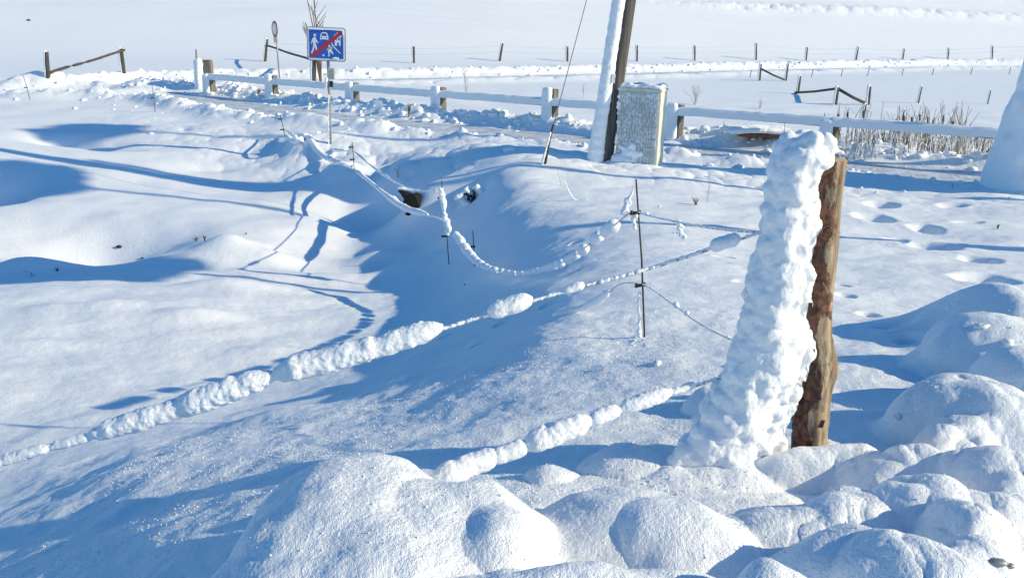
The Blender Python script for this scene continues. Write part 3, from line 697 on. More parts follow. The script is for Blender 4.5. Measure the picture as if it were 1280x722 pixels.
# ------------------------------------------------------------ field fence posts on the hill foot
FP = [(517,79,58),(626,76.5,54),(709,77,58),(796,77,56.5),(868,76,57),(945,75,54),(1008,76,59),(1071,75,58.5),(1129,74.5,61),(1185,74,60),(1240,73,57.5)]
names = ['first','second','third','fourth','fifth','sixth','seventh','eighth','ninth','tenth','eleventh']
fpw = []
def fence_post(b, t_, r, label, group, snow=True):
    t = thing('fence_post', b, label, 'post', group); bm = bmesh.new()
    tube(bm, [b-Vector((0,0,.2)), interp(b, t_, .5), t_], [r*1.05, r, r*.92], 8, wob=.08); bm_obj('stake', bm, M['wood_dark'], t, smooth=False)
    if snow:
        bm = bmesh.new(); o_ = Vector((-r*.8,-r*.3,0)); tube(bm, [interp(b, t_, .0)+o_, interp(b, t_, .5)+o_*1.1, t_+o_*.8, t_+Vector((0,0,.03))], [r*.7, r*.62, r*.7, r*.6], 7, wob=.15)
        bm_obj('snow_coat', bm, M['snow_clump'], t)
    return t
for i, (u, vb, vt) in enumerate(FP):
    lean = {1:4, 5:0, 6:2, 7:3, 8:2, 9:1}.get(i, 0)
    b = hit(u-lean/2, vb); t_ = aty(u+lean/2, vt, b.y); fpw.append((b, t_))
    fence_post(b, t_, .085, names[i]+' field fence post from the left along the foot of the snowy slope', 'posts of the long field fence')
pw = [(hit(u, v), v2) for u, v, v2 in ((332,77,50),(90,86,60),(60,86,60))]
for k_, lb in ((.85,'upper'),(.5,'lower')):
    bm = bmesh.new(); P_ = [interp(a, b, k_) for a, b in fpw]; P_ = [interp(pw[0][0], aty(334,50,pw[0][0].y), k_)]+P_
    full = []
    for a, b in zip(P_[:-1], P_[1:]): full += [interp(a, b, j/6)-Vector((0,0,.03*math.sin(math.pi*j/6))) for j in range(6)]
    tube(bm, full+[P_[-1]+(P_[-1]-P_[-2])*1.5], .0035, 4); o = bm_obj('fence_wire', bm, M['metal']); tag(o, lb+' thin wire strung along the long field fence', 'wire', 'wires of the field fence')

# pairs of posts with a slanting pole
def pole_between(a, b, r, label, name='slanted_pole', cat='pole'):
    bm = bmesh.new(); n_ = 12; tube(bm, [interp(a, b, k/n_)+Vector((0,0,.015*math.sin(k*.7))) for k in range(n_+1)], [r*(1-.2*k/n_) for k in range(n_+1)], 8, wob=.06)
    o = bm_obj(name, bm, M['wood_dark']); tag(o, label, cat, 'slanting poles of the open gateways')
    return o
def fp(u, vb, ut, vt, r, label, group='posts of the open gateways', z=None, snow=True):
    b = hit(u, vb) if z is None else Vector(atz(u, vb, z)); t_ = aty(ut, vt, b.y); fence_post(b, t_, r, label, group, snow); return b, t_
a = fp(60,95,58,65,.085,'leftmost gateway post, leaning slightly, at the foot of the slanting pole'); b = fp(155,91,151,61,.09,'gateway post holding the upper end of the leftmost slanting pole')
pole_between(Vector(aty(59,92,a[0].y-.1)), Vector(aty(156,63,b[0].y-.1)), .06, 'slanting pole between the two leftmost gateway posts')
a = fp(331,77,334,49,.09,'leaning gateway post just behind the small round sign'); b = fp(392,104,392,74,.10,'snowed gateway post directly behind the blue sign')
pole_between(Vector(aty(333,57,a[0].y-.1)), Vector(aty(392,76,b[0].y-.1)), .06, 'slanting pole running down behind the blue sign')
# thick pair by the rail's end
b = hit(255,107)
t = thing('gate_post', b, 'thick snow-sided gate post where the guardrail begins', 'post'); t_ = aty(253,75,b.y)
bm = bmesh.new(); box(bm, interp(b, t_, .5)+Vector((.16,0,-.05)), (.40,.34,(t_.z-b.z)+.1)); bmesh.ops.bevel(bm, geom=bm.edges[:], offset=.03, segments=2, affect='EDGES'); bm_obj('timber', bm, M['wood_grey'], t, smooth=False)
sp = [(interp(b, t_, k)+Vector((-.12,-.10,-.12)), .20) for k in np.linspace(.02, 1, 10)]; snow_obj('snow_coat', sp, .03, t, amps=((.2,.02),(.05,.006)))
bm = bmesh.new(); q = aty(247,106,b.y+.2); tube(bm, [q, aty(245,62,b.y+.2)], .03, 6)
tag(bm_obj('thin_stake', bm, M['wood_grey']), 'thin upright stake sticking up behind the thick gate post', 'stake')

# ------------------------------------------------------------ blue end-of-zone sign
sb = SIGNP.copy(); sb.z = gz(sb.x, sb.y); st = aty(409, 37, sb.y)
sg = thing('road_sign', sb, 'blue rectangular traffic sign with pictograms crossed by a red diagonal bar', 'sign')
bm = bmesh.new(); tube(bm, [sb-Vector((0,0,.2)), aty(411.5,110,sb.y), aty(408.5,40,sb.y+.03)], .036, 12); bm_obj('pole', bm, M['metal'], sg)
sc_ = perp_px(st); c = aty(408, 55.5, sb.y-.06); SW, SH = 49*sc_, 41*sc_
RS = Matrix.Rotation(R(-3), 3, 'Z') @ Matrix.Rotation(R(90), 3, 'X') @ Matrix.Rotation(R(-1.6), 3, 'Z')
def flat(name, poly, depth, thick, m, parent):
    """a polygon in sign coordinates (x right, y up, -.5...5), at depth in front of the board"""
    bm = bmesh.new(); f0 = [bm.verts.new(c+RS @ Vector((x*SW, y*SH, depth+thick))) for x, y in poly]; f1 = [bm.verts.new(c+RS @ Vector((x*SW, y*SH, depth))) for x, y in poly]
    bm.faces.new(f0); bm.faces.new(f1[::-1]); n_ = len(poly)
    for k in range(n_): bm.faces.new((f0[k], f1[k], f1[(k+1)%n_], f0[(k+1)%n_]))
    bmesh.ops.recalc_face_normals(bm, faces=bm.faces); return bm_obj(name, bm, m, parent, smooth=False)
def rrect(w_, h_, r):
    o_ = []
    for cx, cy, a0 in ((w_-r, h_-r*1.2, 0),(-w_+r, h_-r*1.2, 90),(-w_+r, -h_+r*1.2, 180),(w_-r, -h_+r*1.2, 270)):
        for k in range(6): t0 = R(a0+k*18); o_.append((cx+r*math.cos(t0), cy+r*1.2*math.sin(t0)))
    return o_
flat('frame', rrect(.5,.5,.07), -.02, .030, M['metal'], sg)
flat('border', rrect(.478,.472,.06), .010, .004, M['white'], sg)
face = flat('panel', rrect(.44,.42,.03), .014, .004, M['blue'], sg)
D1 = .018
def circ(x, y, r, k=12): return [(x+r*math.cos(2*math.pi*i/k), y+r*1.2*math.sin(2*math.pi*i/k)) for i in range(k)]
ped = flat('adult_pictogram', [(-.315,.20),(-.275,.20),(-.25,.12),(-.20,.04),(-.21,.015),(-.265,.07),(-.265,-.02),(-.235,-.14),(-.25,-.30),(-.285,-.30),(-.275,-.15),(-.30,-.09),(-.33,-.20),(-.37,-.30),(-.40,-.28),(-.355,-.15),(-.335,-.03),(-.345,.06),(-.385,-.01),(-.40,.01),(-.355,.14)], D1, .003, M['white'], face)
flat('adult_head', circ(-.292,.255,.034), D1, .003, M['white'], face)
flat('car_pictogram', [(-.155,.14),(-.15,.24),(-.125,.32),(-.095,.35),(.0,.35),(.03,.32),(.055,.24),(.06,.14),(.035,.10),(.035,.14),(-.13,.14),(-.13,.10)], D1, .003, M['white'], face)
flat('windscreen', [(-.115,.24),(-.1,.315),(.005,.315),(.02,.24)], D1+.003, .002, M['blue'], face)
flat('headlight', circ(-.115,.19,.016,8), D1+.003, .002, M['blue'], face); flat('headlight', circ(.02,.19,.016,8), D1+.003, .002, M['blue'], face)
flat('child_pictogram', [(.055,-.09),(.095,-.09),(.15,-.13),(.16,-.11),(.115,-.055),(.15,-.20),(.19,-.27),(.165,-.29),(.115,-.24),(.075,-.22),(.085,-.33),(.055,-.37),(.04,-.35),(.055,-.30),(.04,-.19),(.05,-.13),(.0,-.15),(.0,-.175)], D1, .003, M['white'], face)
flat('child_head', circ(.078,-.045,.026), D1, .003, M['white'], face)
flat('ball_pictogram', circ(-.075,-.33,.026), D1, .003, M['white'], face)
flat('house_pictogram', [(.19,.26),(.30,.37),(.43,.24),(.37,.24),(.37,-.03),(.33,-.03),(.33,.06),(.28,.06),(.28,-.03),(.22,-.03),(.22,.24)], D1, .003, M['white'], face)
for wx_, wy_ in ((.255,.17),(.335,.17)): flat('house_window', [(wx_-.022,wy_-.035),(wx_+.022,wy_-.035),(wx_+.022,wy_+.035),(wx_-.022,wy_+.035)], D1+.003, .002, M['blue'], face)
flat('path_line', [(.135,.06),(.155,.06),(.17,-.01),(.25,-.11),(.37,-.24),(.36,-.265),(.235,-.135),(.145,-.03)], D1, .003, M['white'], face)
flat('diagonal_bar', [(-.40,-.40),(-.33,-.40),(.43,.33),(.43,.40),(.36,.40),(-.40,-.33)], D1+.006, .003, M['red'], face)
flat('rim_snow', [(-.46,.42),(-.46,.475),(.44,.475),(.46,.30),(.43,.30),(.42,.41),(.1,.425),(-.2,.415)], .02, .016, M['snow_clump'], sg)
flat('rim_snow', [(.17,-.42),(.17,-.38),(.24,-.365),(.31,-.375),(.33,-.42)], .02, .016, M['snow_clump'], sg)
c2 = aty(414, 92.5, sb.y-.06); c = c2
flat('number_plate', [(-.085,-.17),(.085,-.17),(.085,.17),(-.085,.17)], 0, .012, M['plate'], sg)
for yy in (.06,-.02,-.09): flat('plate_mark', [(-.05,yy-.015),(.05,yy-.015),(.05,yy+.015),(-.05,yy+.015)], .012, .002, M['metal'], sg)
c = aty(414.5, 105, sb.y-.05); flat('clamp', [(-.04,-.09),(.04,-.09),(.04,.09),(-.04,.09)], 0, .05, M['black'], sg)
snow_obj('snow_coat', [(aty(408+rnd.uniform(-1,1), v, sb.y-.05), .03+.012*rnd.random()) for v in range(98, 112, 1)], .014, sg, amps=((.05,.008),))
snow_obj('snow_coat', [(aty(412.5+rnd.uniform(-.6,.3)-1.6, v, sb.y-.03), .014+.010*rnd.random()) for v in range(118, 186, 1)], .014, sg, amps=((.05,.008),))

# round sign seen from the side
b = hit(350, 103); t_ = aty(344, 27, b.y)
rs_ = thing('round_sign', b, 'small round white and red sign on a slim pole, seen nearly edge-on', 'sign')
bm = bmesh.new(); tube(bm, [b-Vector((0,0,.3)), t_], .035, 10); bm_obj('pole', bm, M['metal'], rs_)
c0 = aty(343.3, 36.5, b.y-.06); rad = 9.5*perp_px(c0)
RQ = Matrix.Rotation(R(-54), 3, 'Z') @ Matrix.Rotation(R(90), 3, 'X')
def disc(name, r, d0, th, m):
    bm = bmesh.new(); a = [bm.verts.new(c0+RQ @ Vector((r*math.cos(q), r*math.sin(q), d0))) for q in [k*math.pi/16 for k in range(32)]]; b2 = [bm.verts.new(v.co+RQ @ Vector((0,0,th))) for v in a]
    bm.faces.new(a[::-1]); bm.faces.new(b2)
    for k in range(32): bm.faces.new((a[k], a[(k+1)%32], b2[(k+1)%32], b2[k]))
    bmesh.ops.recalc_face_normals(bm, faces=bm.faces); bm_obj(name, bm, m, rs_, smooth=False)
disc('back_plate', rad*1.05, -.01, .012, M['metal']); disc('red_ring', rad, .003, .006, M['red']); disc('white_disc', rad*.72, .0095, .004, M['white'])
bm = bmesh.new(); box(bm, aty(344.5,49.5,b.y-.05), (.16,.05,.28)); bm_obj('small_plate', bm, M['plate'], rs_, smooth=False)

# ------------------------------------------------------------ utility pole and its stay
b = hit(749, 201); yP = b.y; pxp = perp_px(b)
tp0 = aty(779, 0, yP); ax = (tp0-b); top_ = b+ax*(9.2/ax.z)
up_ = thing('utility_pole', b, 'tall leaning wooden utility pole with a snow-plastered left side', 'utility pole')
bm = bmesh.new(); n_ = 30; tube(bm, [interp(b-ax*.05, top_, k/n_)+Vector((.10,0.05,0)) for k in range(n_+1)], [.175-.055*k/n_ for k in range(n_+1)], 20); bm_obj('shaft', bm, M['pole'], up_)
sp = []
for k in np.linspace(0, 1, 130):
    q = interp(b, top_, k); r = (.175-.055*k); sp.append((q+Vector((-.085,-.03+rnd.uniform(-.01,.01),0)), r*.90+.03*(1-min(1,k*12))))
snow_obj('snow_coat', sp, .022, up_, amps=((.12,.010),(.04,.005)))
for v, h_ in ((95,5),(101,6)):
    bm = bmesh.new(); q = aty(767.5-.15*(v-95), v, yP-.165); box(bm, q, (4*pxp,.012,h_*pxp*.95)); bm_obj('pole_tag', bm, M['white'], up_, smooth=False)
an = hit(679, 205); at_ = b+ax*(8.3/ax.z)
gw = thing('stay_wire', an, 'thin steel stay wire slanting from the ground up to the utility pole', 'stay wire')
k0 = interp(an, at_, .09)
bm = bmesh.new(); tube(bm, [k0, interp(an, at_, .5), at_], .0085, 6); bm_obj('wire', bm, M['metal'], gw)
bm = bmesh.new(); tube(bm, [an-Vector((0,0,.2)), interp(an, at_, .05), k0], [.030,.026,.022], 8); bm_obj('anchor_rod', bm, M['dark'], gw)
snow_obj('snow_coat', [(interp(an, at_, k)+Vector((-.02,-.03,.01)), .018+.01*rnd.random()) for k in np.linspace(0,.07,16)], .012, gw, amps=((.04,.006),))

# ------------------------------------------------------------ utility cabinet
b = hit(797, 204); yC = b.y+.15; pc_ = perp_px(b)
cb = thing('utility_cabinet', b, 'pale beige utility cabinet beside the utility pole, its louvred front crusted with frost', 'cabinet')
H = 93*pc_; ang = R(-26); Wd, Dp = .86, .42
cc = Vector((b.x+.06, yC+.12, b.z)); MC = Matrix.Rotation(ang, 3, 'Z')
def cbox(name, off, size, m, parent=cb, bev=.012):
    bm = bmesh.new(); vs = box(bm, Vector((0,0,0)), size)
    if bev: bmesh.ops.bevel(bm, geom=bm.edges[:], offset=bev, segments=2, affect='EDGES')
    bmesh.ops.transform(bm, matrix=Matrix.Translation(cc) @ MC.to_4x4() @ Matrix.Translation(off), verts=bm.verts); return bm_obj(name, bm, m, parent, smooth=False)
cbox('housing', (0,0,H/2-.08), (Wd, Dp, H), M['cabinet'])
cbox('roof', (0,0,H-.06), (Wd+.04, Dp+.05, .05), M['cabinet'])
dr_ = cbox('door', (-.01,-Dp/2-.008,H/2-.06), (Wd-.06,.02,H-.12), M['frost'], bev=.004)
for k in range(13):
    cbox('louvre', (-Wd/2+.09+k*.057,-Dp/2-.022,H/2-.04), (.022,.014,H-.32), M['frost'], dr_, .003)
def cl(x, y, z): return cc+MC @ Vector((x, y, z))
sp = [(cl(-Wd/2+.06+Wd*.87*i/12, -Dp/2+.08+(Dp-.16)*j/4, H-.01+.02*math.sin(i*.9+j)), .065+.012*rnd.random(), (1,1,.8)) for i in range(13) for j in range(5)]
snow_obj('snow_cap', sp, .022, cb, amps=((.12,.014),(.04,.006)), iters=3)
sp = [(cl(rnd.uniform(-Wd/2+.02, .12), -Dp/2-.02, rnd.uniform(0,.35)), rnd.uniform(.04,.08)) for _ in range(26)]+[(cl(-Wd/2+.05+.02*k, -Dp/2-.04, .04), .12-.004*k) for k in range(20)]
snow_obj('snow_drift', sp, .022, cb, amps=((.1,.015),(.04,.008)), iters=2)
sp = [(cl(-Wd/2+.02+rnd.uniform(-.02,.03), -Dp/2-.0+rnd.uniform(-.01,.2), z_), .035+.02*rnd.random()) for z_ in np.linspace(.1, H-.05, 34)]
snow_obj('snow_coat', sp, .018, cb, amps=((.1,.012),(.03,.005)), iters=2)

# ------------------------------------------------------------ snow-laden conifer at the right edge
b = hit(1238, 236); CR = 1.15; cbase = Vector((b.x+CR*1.0, b.y+.1, b.z)); t0 = aty(1281, 110, b.y)
HC = 8.6; k_l = (t0.x-b.x)/(t0.z-b.z)          # how fast the left outline closes in
tt = thing('snowy_conifer', cbase, 'slim conifer at the right edge, its whole side plastered with smooth shaded snow', 'tree')
bm = bmesh.new(); tube(bm, [cbase-Vector((0,0,.3)), cbase+Vector((.0,0,HC*.5)), cbase+Vector((0,0,HC))], [.16,.10,.02], 12); bm_obj('trunk', bm, M['pole'], tt)
sp = []
for i in range(520):
    k = rnd.random()**1.25; zz = HC*k; rr = max(.06, CR-k_l*zz if zz < 4 else (CR-k_l*4)*(1-(zz-4)/(HC-4)*.93)); a = rnd.uniform(0, 6.283); rb = .10+.30*rr*rnd.uniform(.5, 1)
    d = max(0, rr-rb*.9); sp.append((cbase+Vector((math.cos(a)*d, math.sin(a)*d, zz)), rb, (1,1,1.25)))
for i in range(26): z_ = HC*i/26; sp.append((cbase+Vector((0,0,z_)), max(.07,(CR-k_l*z_ if z_ < 4 else (CR-k_l*4)*(1-(z_-4)/(HC-4)))*.62), (1,1,1.2)))
for i in range(60): a = rnd.uniform(0, 6.283); z_ = rnd.uniform(-.15, .9); sp.append((cbase+Vector((math.cos(a)*(CR*1.0-k_l*z_-.22), math.sin(a)*(CR-.25), z_)), .27))
snow_obj('snow_crown', sp, .05, tt, amps=((.5,.03),(.12,.014),(.05,.005)), iters=8)
for i in range(24):
    a = i*2.4; z_ = .5+i*.3; rr = (CR-k_l*z_ if z_ < 4 else (CR-k_l*4)*(1-(z_-4)/(HC-4)))*1.05; a = rnd.uniform(-2.2, 1.6); bm = bmesh.new(); q = cbase+Vector((0,0,z_+.15))
    tube(bm, [q, q+Vector((math.cos(a)*rr*.7, math.sin(a)*rr*.7, 0)), q+Vector((math.cos(a)*rr*1.08, math.sin(a)*rr*1.08, -.12))], [.03,.02,.008], 5); bm_obj('branch', bm, M['twig'], tt)

# winter trees standing to the right of the view; their crowns shade the meadow at the left
def winter_tree(sx_, sy_, sz_, t_, rx_, ry_, rz_, label, seed):
    """a tree placed so that the sun throws its crown onto the ground point (sx_, sy_, sz_)"""
    q = random.Random(seed); c_ = Vector((sx_, sy_, sz_))+sd*t_; g0 = gz(c_.x, c_.y); b_ = Vector((c_.x, c_.y, g0))
    o = thing('winter_tree', b_, label, 'tree', 'snowy trees right of the view')
    bm = bmesh.new(); tube(bm, [b_-Vector((0,0,.3)), interp(b_, c_, .5)+Vector((.08,.05,0)), c_, c_+Vector((0,0,rz_*.8))], [.13,.10,.07,.02], 10); bm_obj('trunk', bm, M['pole'], o)
    sp = []
    for i in range(14):
        a = q.uniform(0, 6.283); f = q.uniform(.35, .95); e = c_+Vector((math.cos(a)*rx_*f, math.sin(a)*ry_*f, rz_*q.uniform(-.7, .8))); s0 = c_+Vector((0,0,-rz_*.5*q.random()-.3))
        bm = bmesh.new(); tube(bm, [s0, interp(s0, e, .5)+Vector((0,0,.12)), e], [.05,.035,.012], 6); bm_obj('branch', bm, M['twig'], o)
        for j in range(9): w_ = interp(s0, e, q.uniform(.35, 1.05)); sp.append((w_+Vector((q.gauss(0,.16), q.gauss(0,.16), q.gauss(0,.12))), q.uniform(.12, .34), (1.2,1.2,.7)))
    snow_obj('snow_crown', sp, .06, o, amps=((.3,.04),(.1,.015)), iters=2)
winter_tree(-7.0, 13.9, -1.0, 19.5, 1.9, 1.05, .75, 'snowy round-crowned tree off to the right, nearest the foreground', 3)
winter_tree(-10.9, 19.2, -.5, 26.5, 1.2, 1.0, .7, 'snowy tree off to the right, in front of the slim conifer', 4)
winter_tree(-11.8, 24.6, -.1, 31.0, 1.1, .9, .45, 'snowy tree off to the right, furthest back beyond the slim conifer', 5)

# ------------------------------------------------------------ culvert mouth
b = hit(516, 253); 
cv = thing('culvert', b, 'dark half-buried culvert mouth in the side of the snowy bank', 'culvert'); pcv = perp_px(b)
def opening(px_, dy, name, m, th=.25):
    bm = bmesh.new(); a = [bm.verts.new(aty(u, v, b.y+dy)) for u, v in px_]; e = [bm.verts.new(x.co+Vector((.1,th,-.02))) for x in a]
    bm.faces.new(a); bm.faces.new(e[::-1]); n_ = len(a)
    for k in range(n_): bm.faces.new((a[k], e[k], e[(k+1)%n_], a[(k+1)%n_]))
    bmesh.ops.recalc_face_normals(bm, faces=bm.faces); return bm_obj(name, bm, m, cv, smooth=False)
opening([(497,238),(503,241),(508,244),(513,242),(519,244),(521,250),(528,264),(517,261),(507,258),(502,256),(505,249),(501,243)], -.30, 'mouth', M['hole'])  # closed slab, its dark colour painting the unlit hollow
opening([(508,265),(516,270),(514,271),(506,268)], -.35, 'lower_gap', M['hole'], .1)
sp = [(aty(u+rnd.uniform(-1,1), v, b.y-.28), r*pcv*rnd.uniform(.9,1.1)) for (u0,v0),(u1,v1),r in [((497,235),(523,238),2.4),((492,246),(504,258),2.6),((506,263),(530,269),2.6)] for u, v in [(u0+(u1-u0)*k/9, v0+(v1-v0)*k/9) for k in range(10)]]
snow_obj('snow_lip', sp, .03, cv, amps=((.2,.03),(.06,.012)), iters=2)

# ------------------------------------------------------------ snow-covered board heap behind the road
b = hit(945, 182); 
bh = thing('covered_boards', b, 'low stack of rusty red boards under a flat snow cover beside the road', 'board stack')
y_b = b.y+.3; z1 = aty(945,168,y_b).z
ctr = Vector((aty(944,175,y_b).x, y_b-.1, b.z+.30))
bm = bmesh.new(); box(bm, ctr+Vector((.15,0,-.045)), (1.2,.7,.085), rz=R(-8)); bm_obj('boards', bm, M['rust'], bh, smooth=False)
sp = [(ctr+Vector((x*.68, y*.32-.02, .09-.03*abs(x))), .11, (1.3,1,.75)) for x in np.linspace(-1,1,12) for y in (-1,-.3,.4,1)]; snow_obj('snow_cover', sp, .03, bh, amps=((.3,.03),(.06,.006)), iters=3)

# ------------------------------------------------------------ small fences beyond the rail, right
for k, (u, vb, ut, vt, r) in enumerate([(949,101,951,80,.07),(982,101,985,79,.06),(997,117,1000,95,.07),(1044,131,1047,109,.08),(1085,131,1087,108,.08),(1147,129,1152,108,.05),(1234,130,1238,113,.04),(1078,152,1082,130,.05),(1127,150,1130,137,.04)]):
    fp(u, vb, ut, vt, r, ['snowy post near a fallen rail, leftmost of the small enclosure','thin leaning enclosure post with a rail end leaning on it','bent snow-coated enclosure post at the low rail\'s left end','dark enclosure post where two rails meet','dark enclosure post at the foot of the sloping rail','thin leaning enclosure post standing alone above the reeds','faint frosted enclosure post furthest right','short dark enclosure post just above the guardrail','tiny enclosure post beside the cattails'][k], 'posts of the small enclosure')
def rail(a, b, r, label):
    pa_ = hit(*a[:2]); pa_ = aty(a[0], a[2], pa_.y) ; q = hit(*b[:2]); q = aty(b[0], b[2], q.y)
    bm = bmesh.new(); tube(bm, [pa_, interp(pa_, q, .5)-Vector((0,0,.03)), q], r, 7); tag(bm_obj('fence_rail', bm, M['wood_dark']), label, 'rail', 'rails of the small enclosure')
rail((951,101,86),(981,101,100), .05, 'dark fallen rail between the two leftmost enclosure posts')
rail((994,117,116),(1045,131,111), .05, 'pale low rail rising to the dark enclosure post')
rail((1047,131,111),(1086,131,131), .06, 'dark rail sloping down between the two darkest enclosure posts')
for k, u in enumerate([937,1014,1051,1084,1127,1165,1213,1261]):
    vb = 97-.012*(u-937)*1.0; b = hit(u, vb); t_ = aty(u+2.5, vb-9, b.y); bm = bmesh.new(); tube(bm, [b-Vector((0,0,.1)), t_], .02, 5)
    tag(bm_obj('thin_stake', bm, M['wood_dark']), names[k]+' tiny stake from the left, in the faint row in front of the bright snowbank', 'stake', 'row of tiny stakes')

# ------------------------------------------------------------ reeds and cattails
REG = [(1052,1215)]
bm = bmesh.new(); bs = bmesh.new()
for i in range(1150):
    u = rnd.uniform(1048, 1222) if rnd.random() < .85 else rnd.uniform(1195, 1245); v = rnd.uniform(178, 204)-(u-1130)*.0
    p = Vector(atz(u, v, -.02)); p.z = gz(p.x, p.y) if i % 6 == 0 else -.02; dens = math.sin((u-1040)/190*math.pi)
    if rnd.random() > (.2+.8*dens)*(.35+.65*(math.sin(u*.21)+math.sin(u*.083+1) > -.3)): continue
    h_ = rnd.uniform(.2, .95)*(.5+.5*dens); a = rnd.uniform(0, 6.28); ln = rnd.uniform(.02, .5); d = Vector((math.cos(a)*ln*h_, math.sin(a)*ln*h_, 0))
    q = [p, p+d*.3+Vector((0,0,h_*.5)), p+d+Vector((0,0,h_*(.95-ln*.5)))]
    tube(bm if rnd.random() < .42 else bs, q, [.009,.008,.004], 4, cap=False)
    if rnd.random() < .25: q2 = q[1:]+[q[2]+d*1.0+Vector((0,0,-.10))]; tube(bs, q2, [.016,.014,.005], 4, cap=False)
for i in range(170):
    u = rnd.gauss(1130, 48) if i % 3 else rnd.uniform(1195, 1250); p = Vector(atz(u, rnd.uniform(184, 200), -.02)); h_ = rnd.uniform(.45, 1.25)*(1 if u < 1200 else .5); a = rnd.uniform(0, 6.28); ln = rnd.uniform(.05, .35)
    d = Vector((math.cos(a)*ln*h_, math.sin(a)*ln*h_, 0)); q = [p, p+d*.3+Vector((0,0,h_*.55)), p+d+Vector((0,0,h_))]
    if i % 5 == 0: q.append(q[2]+d*.6+Vector((0,0,-.12)))
    tube(bm, q, [.010,.008,.005,.003][:len(q)], 4, cap=False)
tag(bm_obj('dry_reeds', bm, M['reed']), 'tangle of dry brown reeds behind the guardrail at the right', 'reeds', kind='stuff')
tag(bm_obj('frosted_reeds', bs, M['snow_clump']), 'tangle of snow-coated reed leaves behind the guardrail at the right', 'reeds', kind='stuff')
CT = [(1031,140,3,12),(1036,142,-1,10),(1048,139,2,14),(1060,136,3,14),(1079,135,0,12),(1105,146,1,12),(1130,141,0,10),(1140,143,2,10),(1150,140,1,16),(1160,143,2,12),(1167,147,3,12),(1180,141,4,20),(1192,148,6,18),(1206,156,4,6),(1075,146,2,10),(1090,150,-2,8),(1120,150,2,9),(1240,183,10,4),(1215,186,10,5)]
for k, (u, v, ln, L_) in enumerate(CT):
    bb = Vector(atz(u-ln, 190+rnd.uniform(-4,6), -.02)); t_ = aty(u, v, bb.y); c_ = interp(bb, t_, .8); n1 = (t_-bb).normalized()
    o = thing('cattail', bb, 'dry cattail, number %d from the left in the reed bed at the right' % (sorted(CT).index((u, v, ln, L_))+1), 'cattail', 'cattails in the reed bed')
    bm = bmesh.new(); tube(bm, [bb, interp(bb, t_, .5)+Vector((.01,0,0)), t_], [.009,.008,.005], 5); bm_obj('stem', bm, M['reed'], o)
    bm = bmesh.new(); h0 = t_-n1*.06; tube(bm, [h0-n1*.17, h0-n1*.15, h0-n1*.02, h0], [.010,.024,.024,.008], 8); bm_obj('seed_head', bm, M['cattail'], o)

# ------------------------------------------------------------ weeds, saplings and twigs
def plant(u, v, pxh, n_, spread, label, m='twig', r=.008, name='dry_weed', cat='weed', seed=0, zb=None):
    q = random.Random(seed+int(u)); b = hit(u, v); s_ = perp_px(b); hgt = pxh*s_
    o = thing(name, b, label, cat); st_ = bmesh.new(); br = bmesh.new()
    for i in range(n_):
        a = q.uniform(0, 6.28); sp_ = q.uniform(.2, 1)*spread*hgt; hh = hgt*q.uniform(.55, 1)
        if i == 0: sp_ = .04*hgt; hh = hgt
        e = b+Vector((math.cos(a)*sp_, math.sin(a)*sp_, hh)); mid = interp(b, e, .5)+Vector((math.cos(a)*sp_*-.12, 0, hh*.08))
        tgt = st_ if i == 0 else br; tube(tgt, [b-Vector((0,0,.05)), mid, e], [r, r*.75, r*.35], 5)
        for j in range(3):
            k = q.uniform(.4, .9); c_ = interp(b, e, k); a2 = q.uniform(0, 6.28); l2 = hh*.22; tube(br, [c_, c_+Vector((math.cos(a2)*l2*.6, math.sin(a2)*l2*.6, l2*.8))], [r*.5, r*.25], 4)
    bm_obj('stem', st_, M[m], o); bm_obj('twigs', br, M[m], o)
    return o
plant(401,104,104,9,.16,'bare young tree standing behind the blue sign, its twigs rising above it',r=.035,name='young_tree',cat='tree')
plant(582,121,36,7,.25,'slim frosted sapling just behind the guardrail, left of the utility pole','frosttwig',.014,'sapling','sapling')
plant(511,146,17,9,.25,'small brown weed beside a guardrail post, right of the blue sign',r=.012)
plant(730,123,20,5,.2,'pale dry weed tuft between the stay wire and the utility pole','frosttwig',.012)
plant(869,131,26,16,.75,'low star-shaped shrub on the field right of the cabinet','frosttwig',.012,'shrub','shrub')
plant(950,136,16,6,.5,'faint frosted weed on the field left of the snow-topped post','frosttwig',.010)
plant(903,168,18,3,.15,'two thin seed stalks in front of the guardrail, right of the cabinet','frosttwig',.009)
plant(636,122,34,1,.0,'single thin upright stalk far behind the guardrail','frosttwig',.010) if False else None
plant(497,222,18,5,.4,'little frosted twig tuft just above the rope left of the culvert','frosttwig',.012)
plant(323,118,8,10,.5,'small dark weed clump at the left end of the guardrail',r=.012)
plant(245,301,6,9,.7,'small grass tuft poking out at the lip of the hollow on the left',r=.006,name='grass_tuft',cat='grass tuft')
plant(256,301,7,9,.6,'second dark grass tuft at the lip of the hollow, right of the first',r=.007,name='grass_tuft',cat='grass tuft')
plant(308,293,3,6,.9,'tiny grass tips on the sunlit meadow right of the hollow',r=.005,name='grass_tuft',cat='grass tuft')
plant(72,339,6,9,.8,'sparse grass tips on the bright mound at the left edge',r=.004,name='grass_tuft',cat='grass tuft')
plant(870,256,10,8,.9,'small dark twig clump in the shadow right of the nearest stake',r=.005)
plant(884,252,26,1,.6,'single slanting dry stalk right of the nearest stake',r=.004)
plant(1247,286,6,5,.6,'small snowy weed tip beside the footprints at the right',r=.006)
plant(1190,236,7,2,.3,'tiny stalk tip on the edge of the tree shadow at the right',r=.005)
plant(40,346,5,2,1.6,'thin bent straw on the bright mound at the left edge',r=.003)
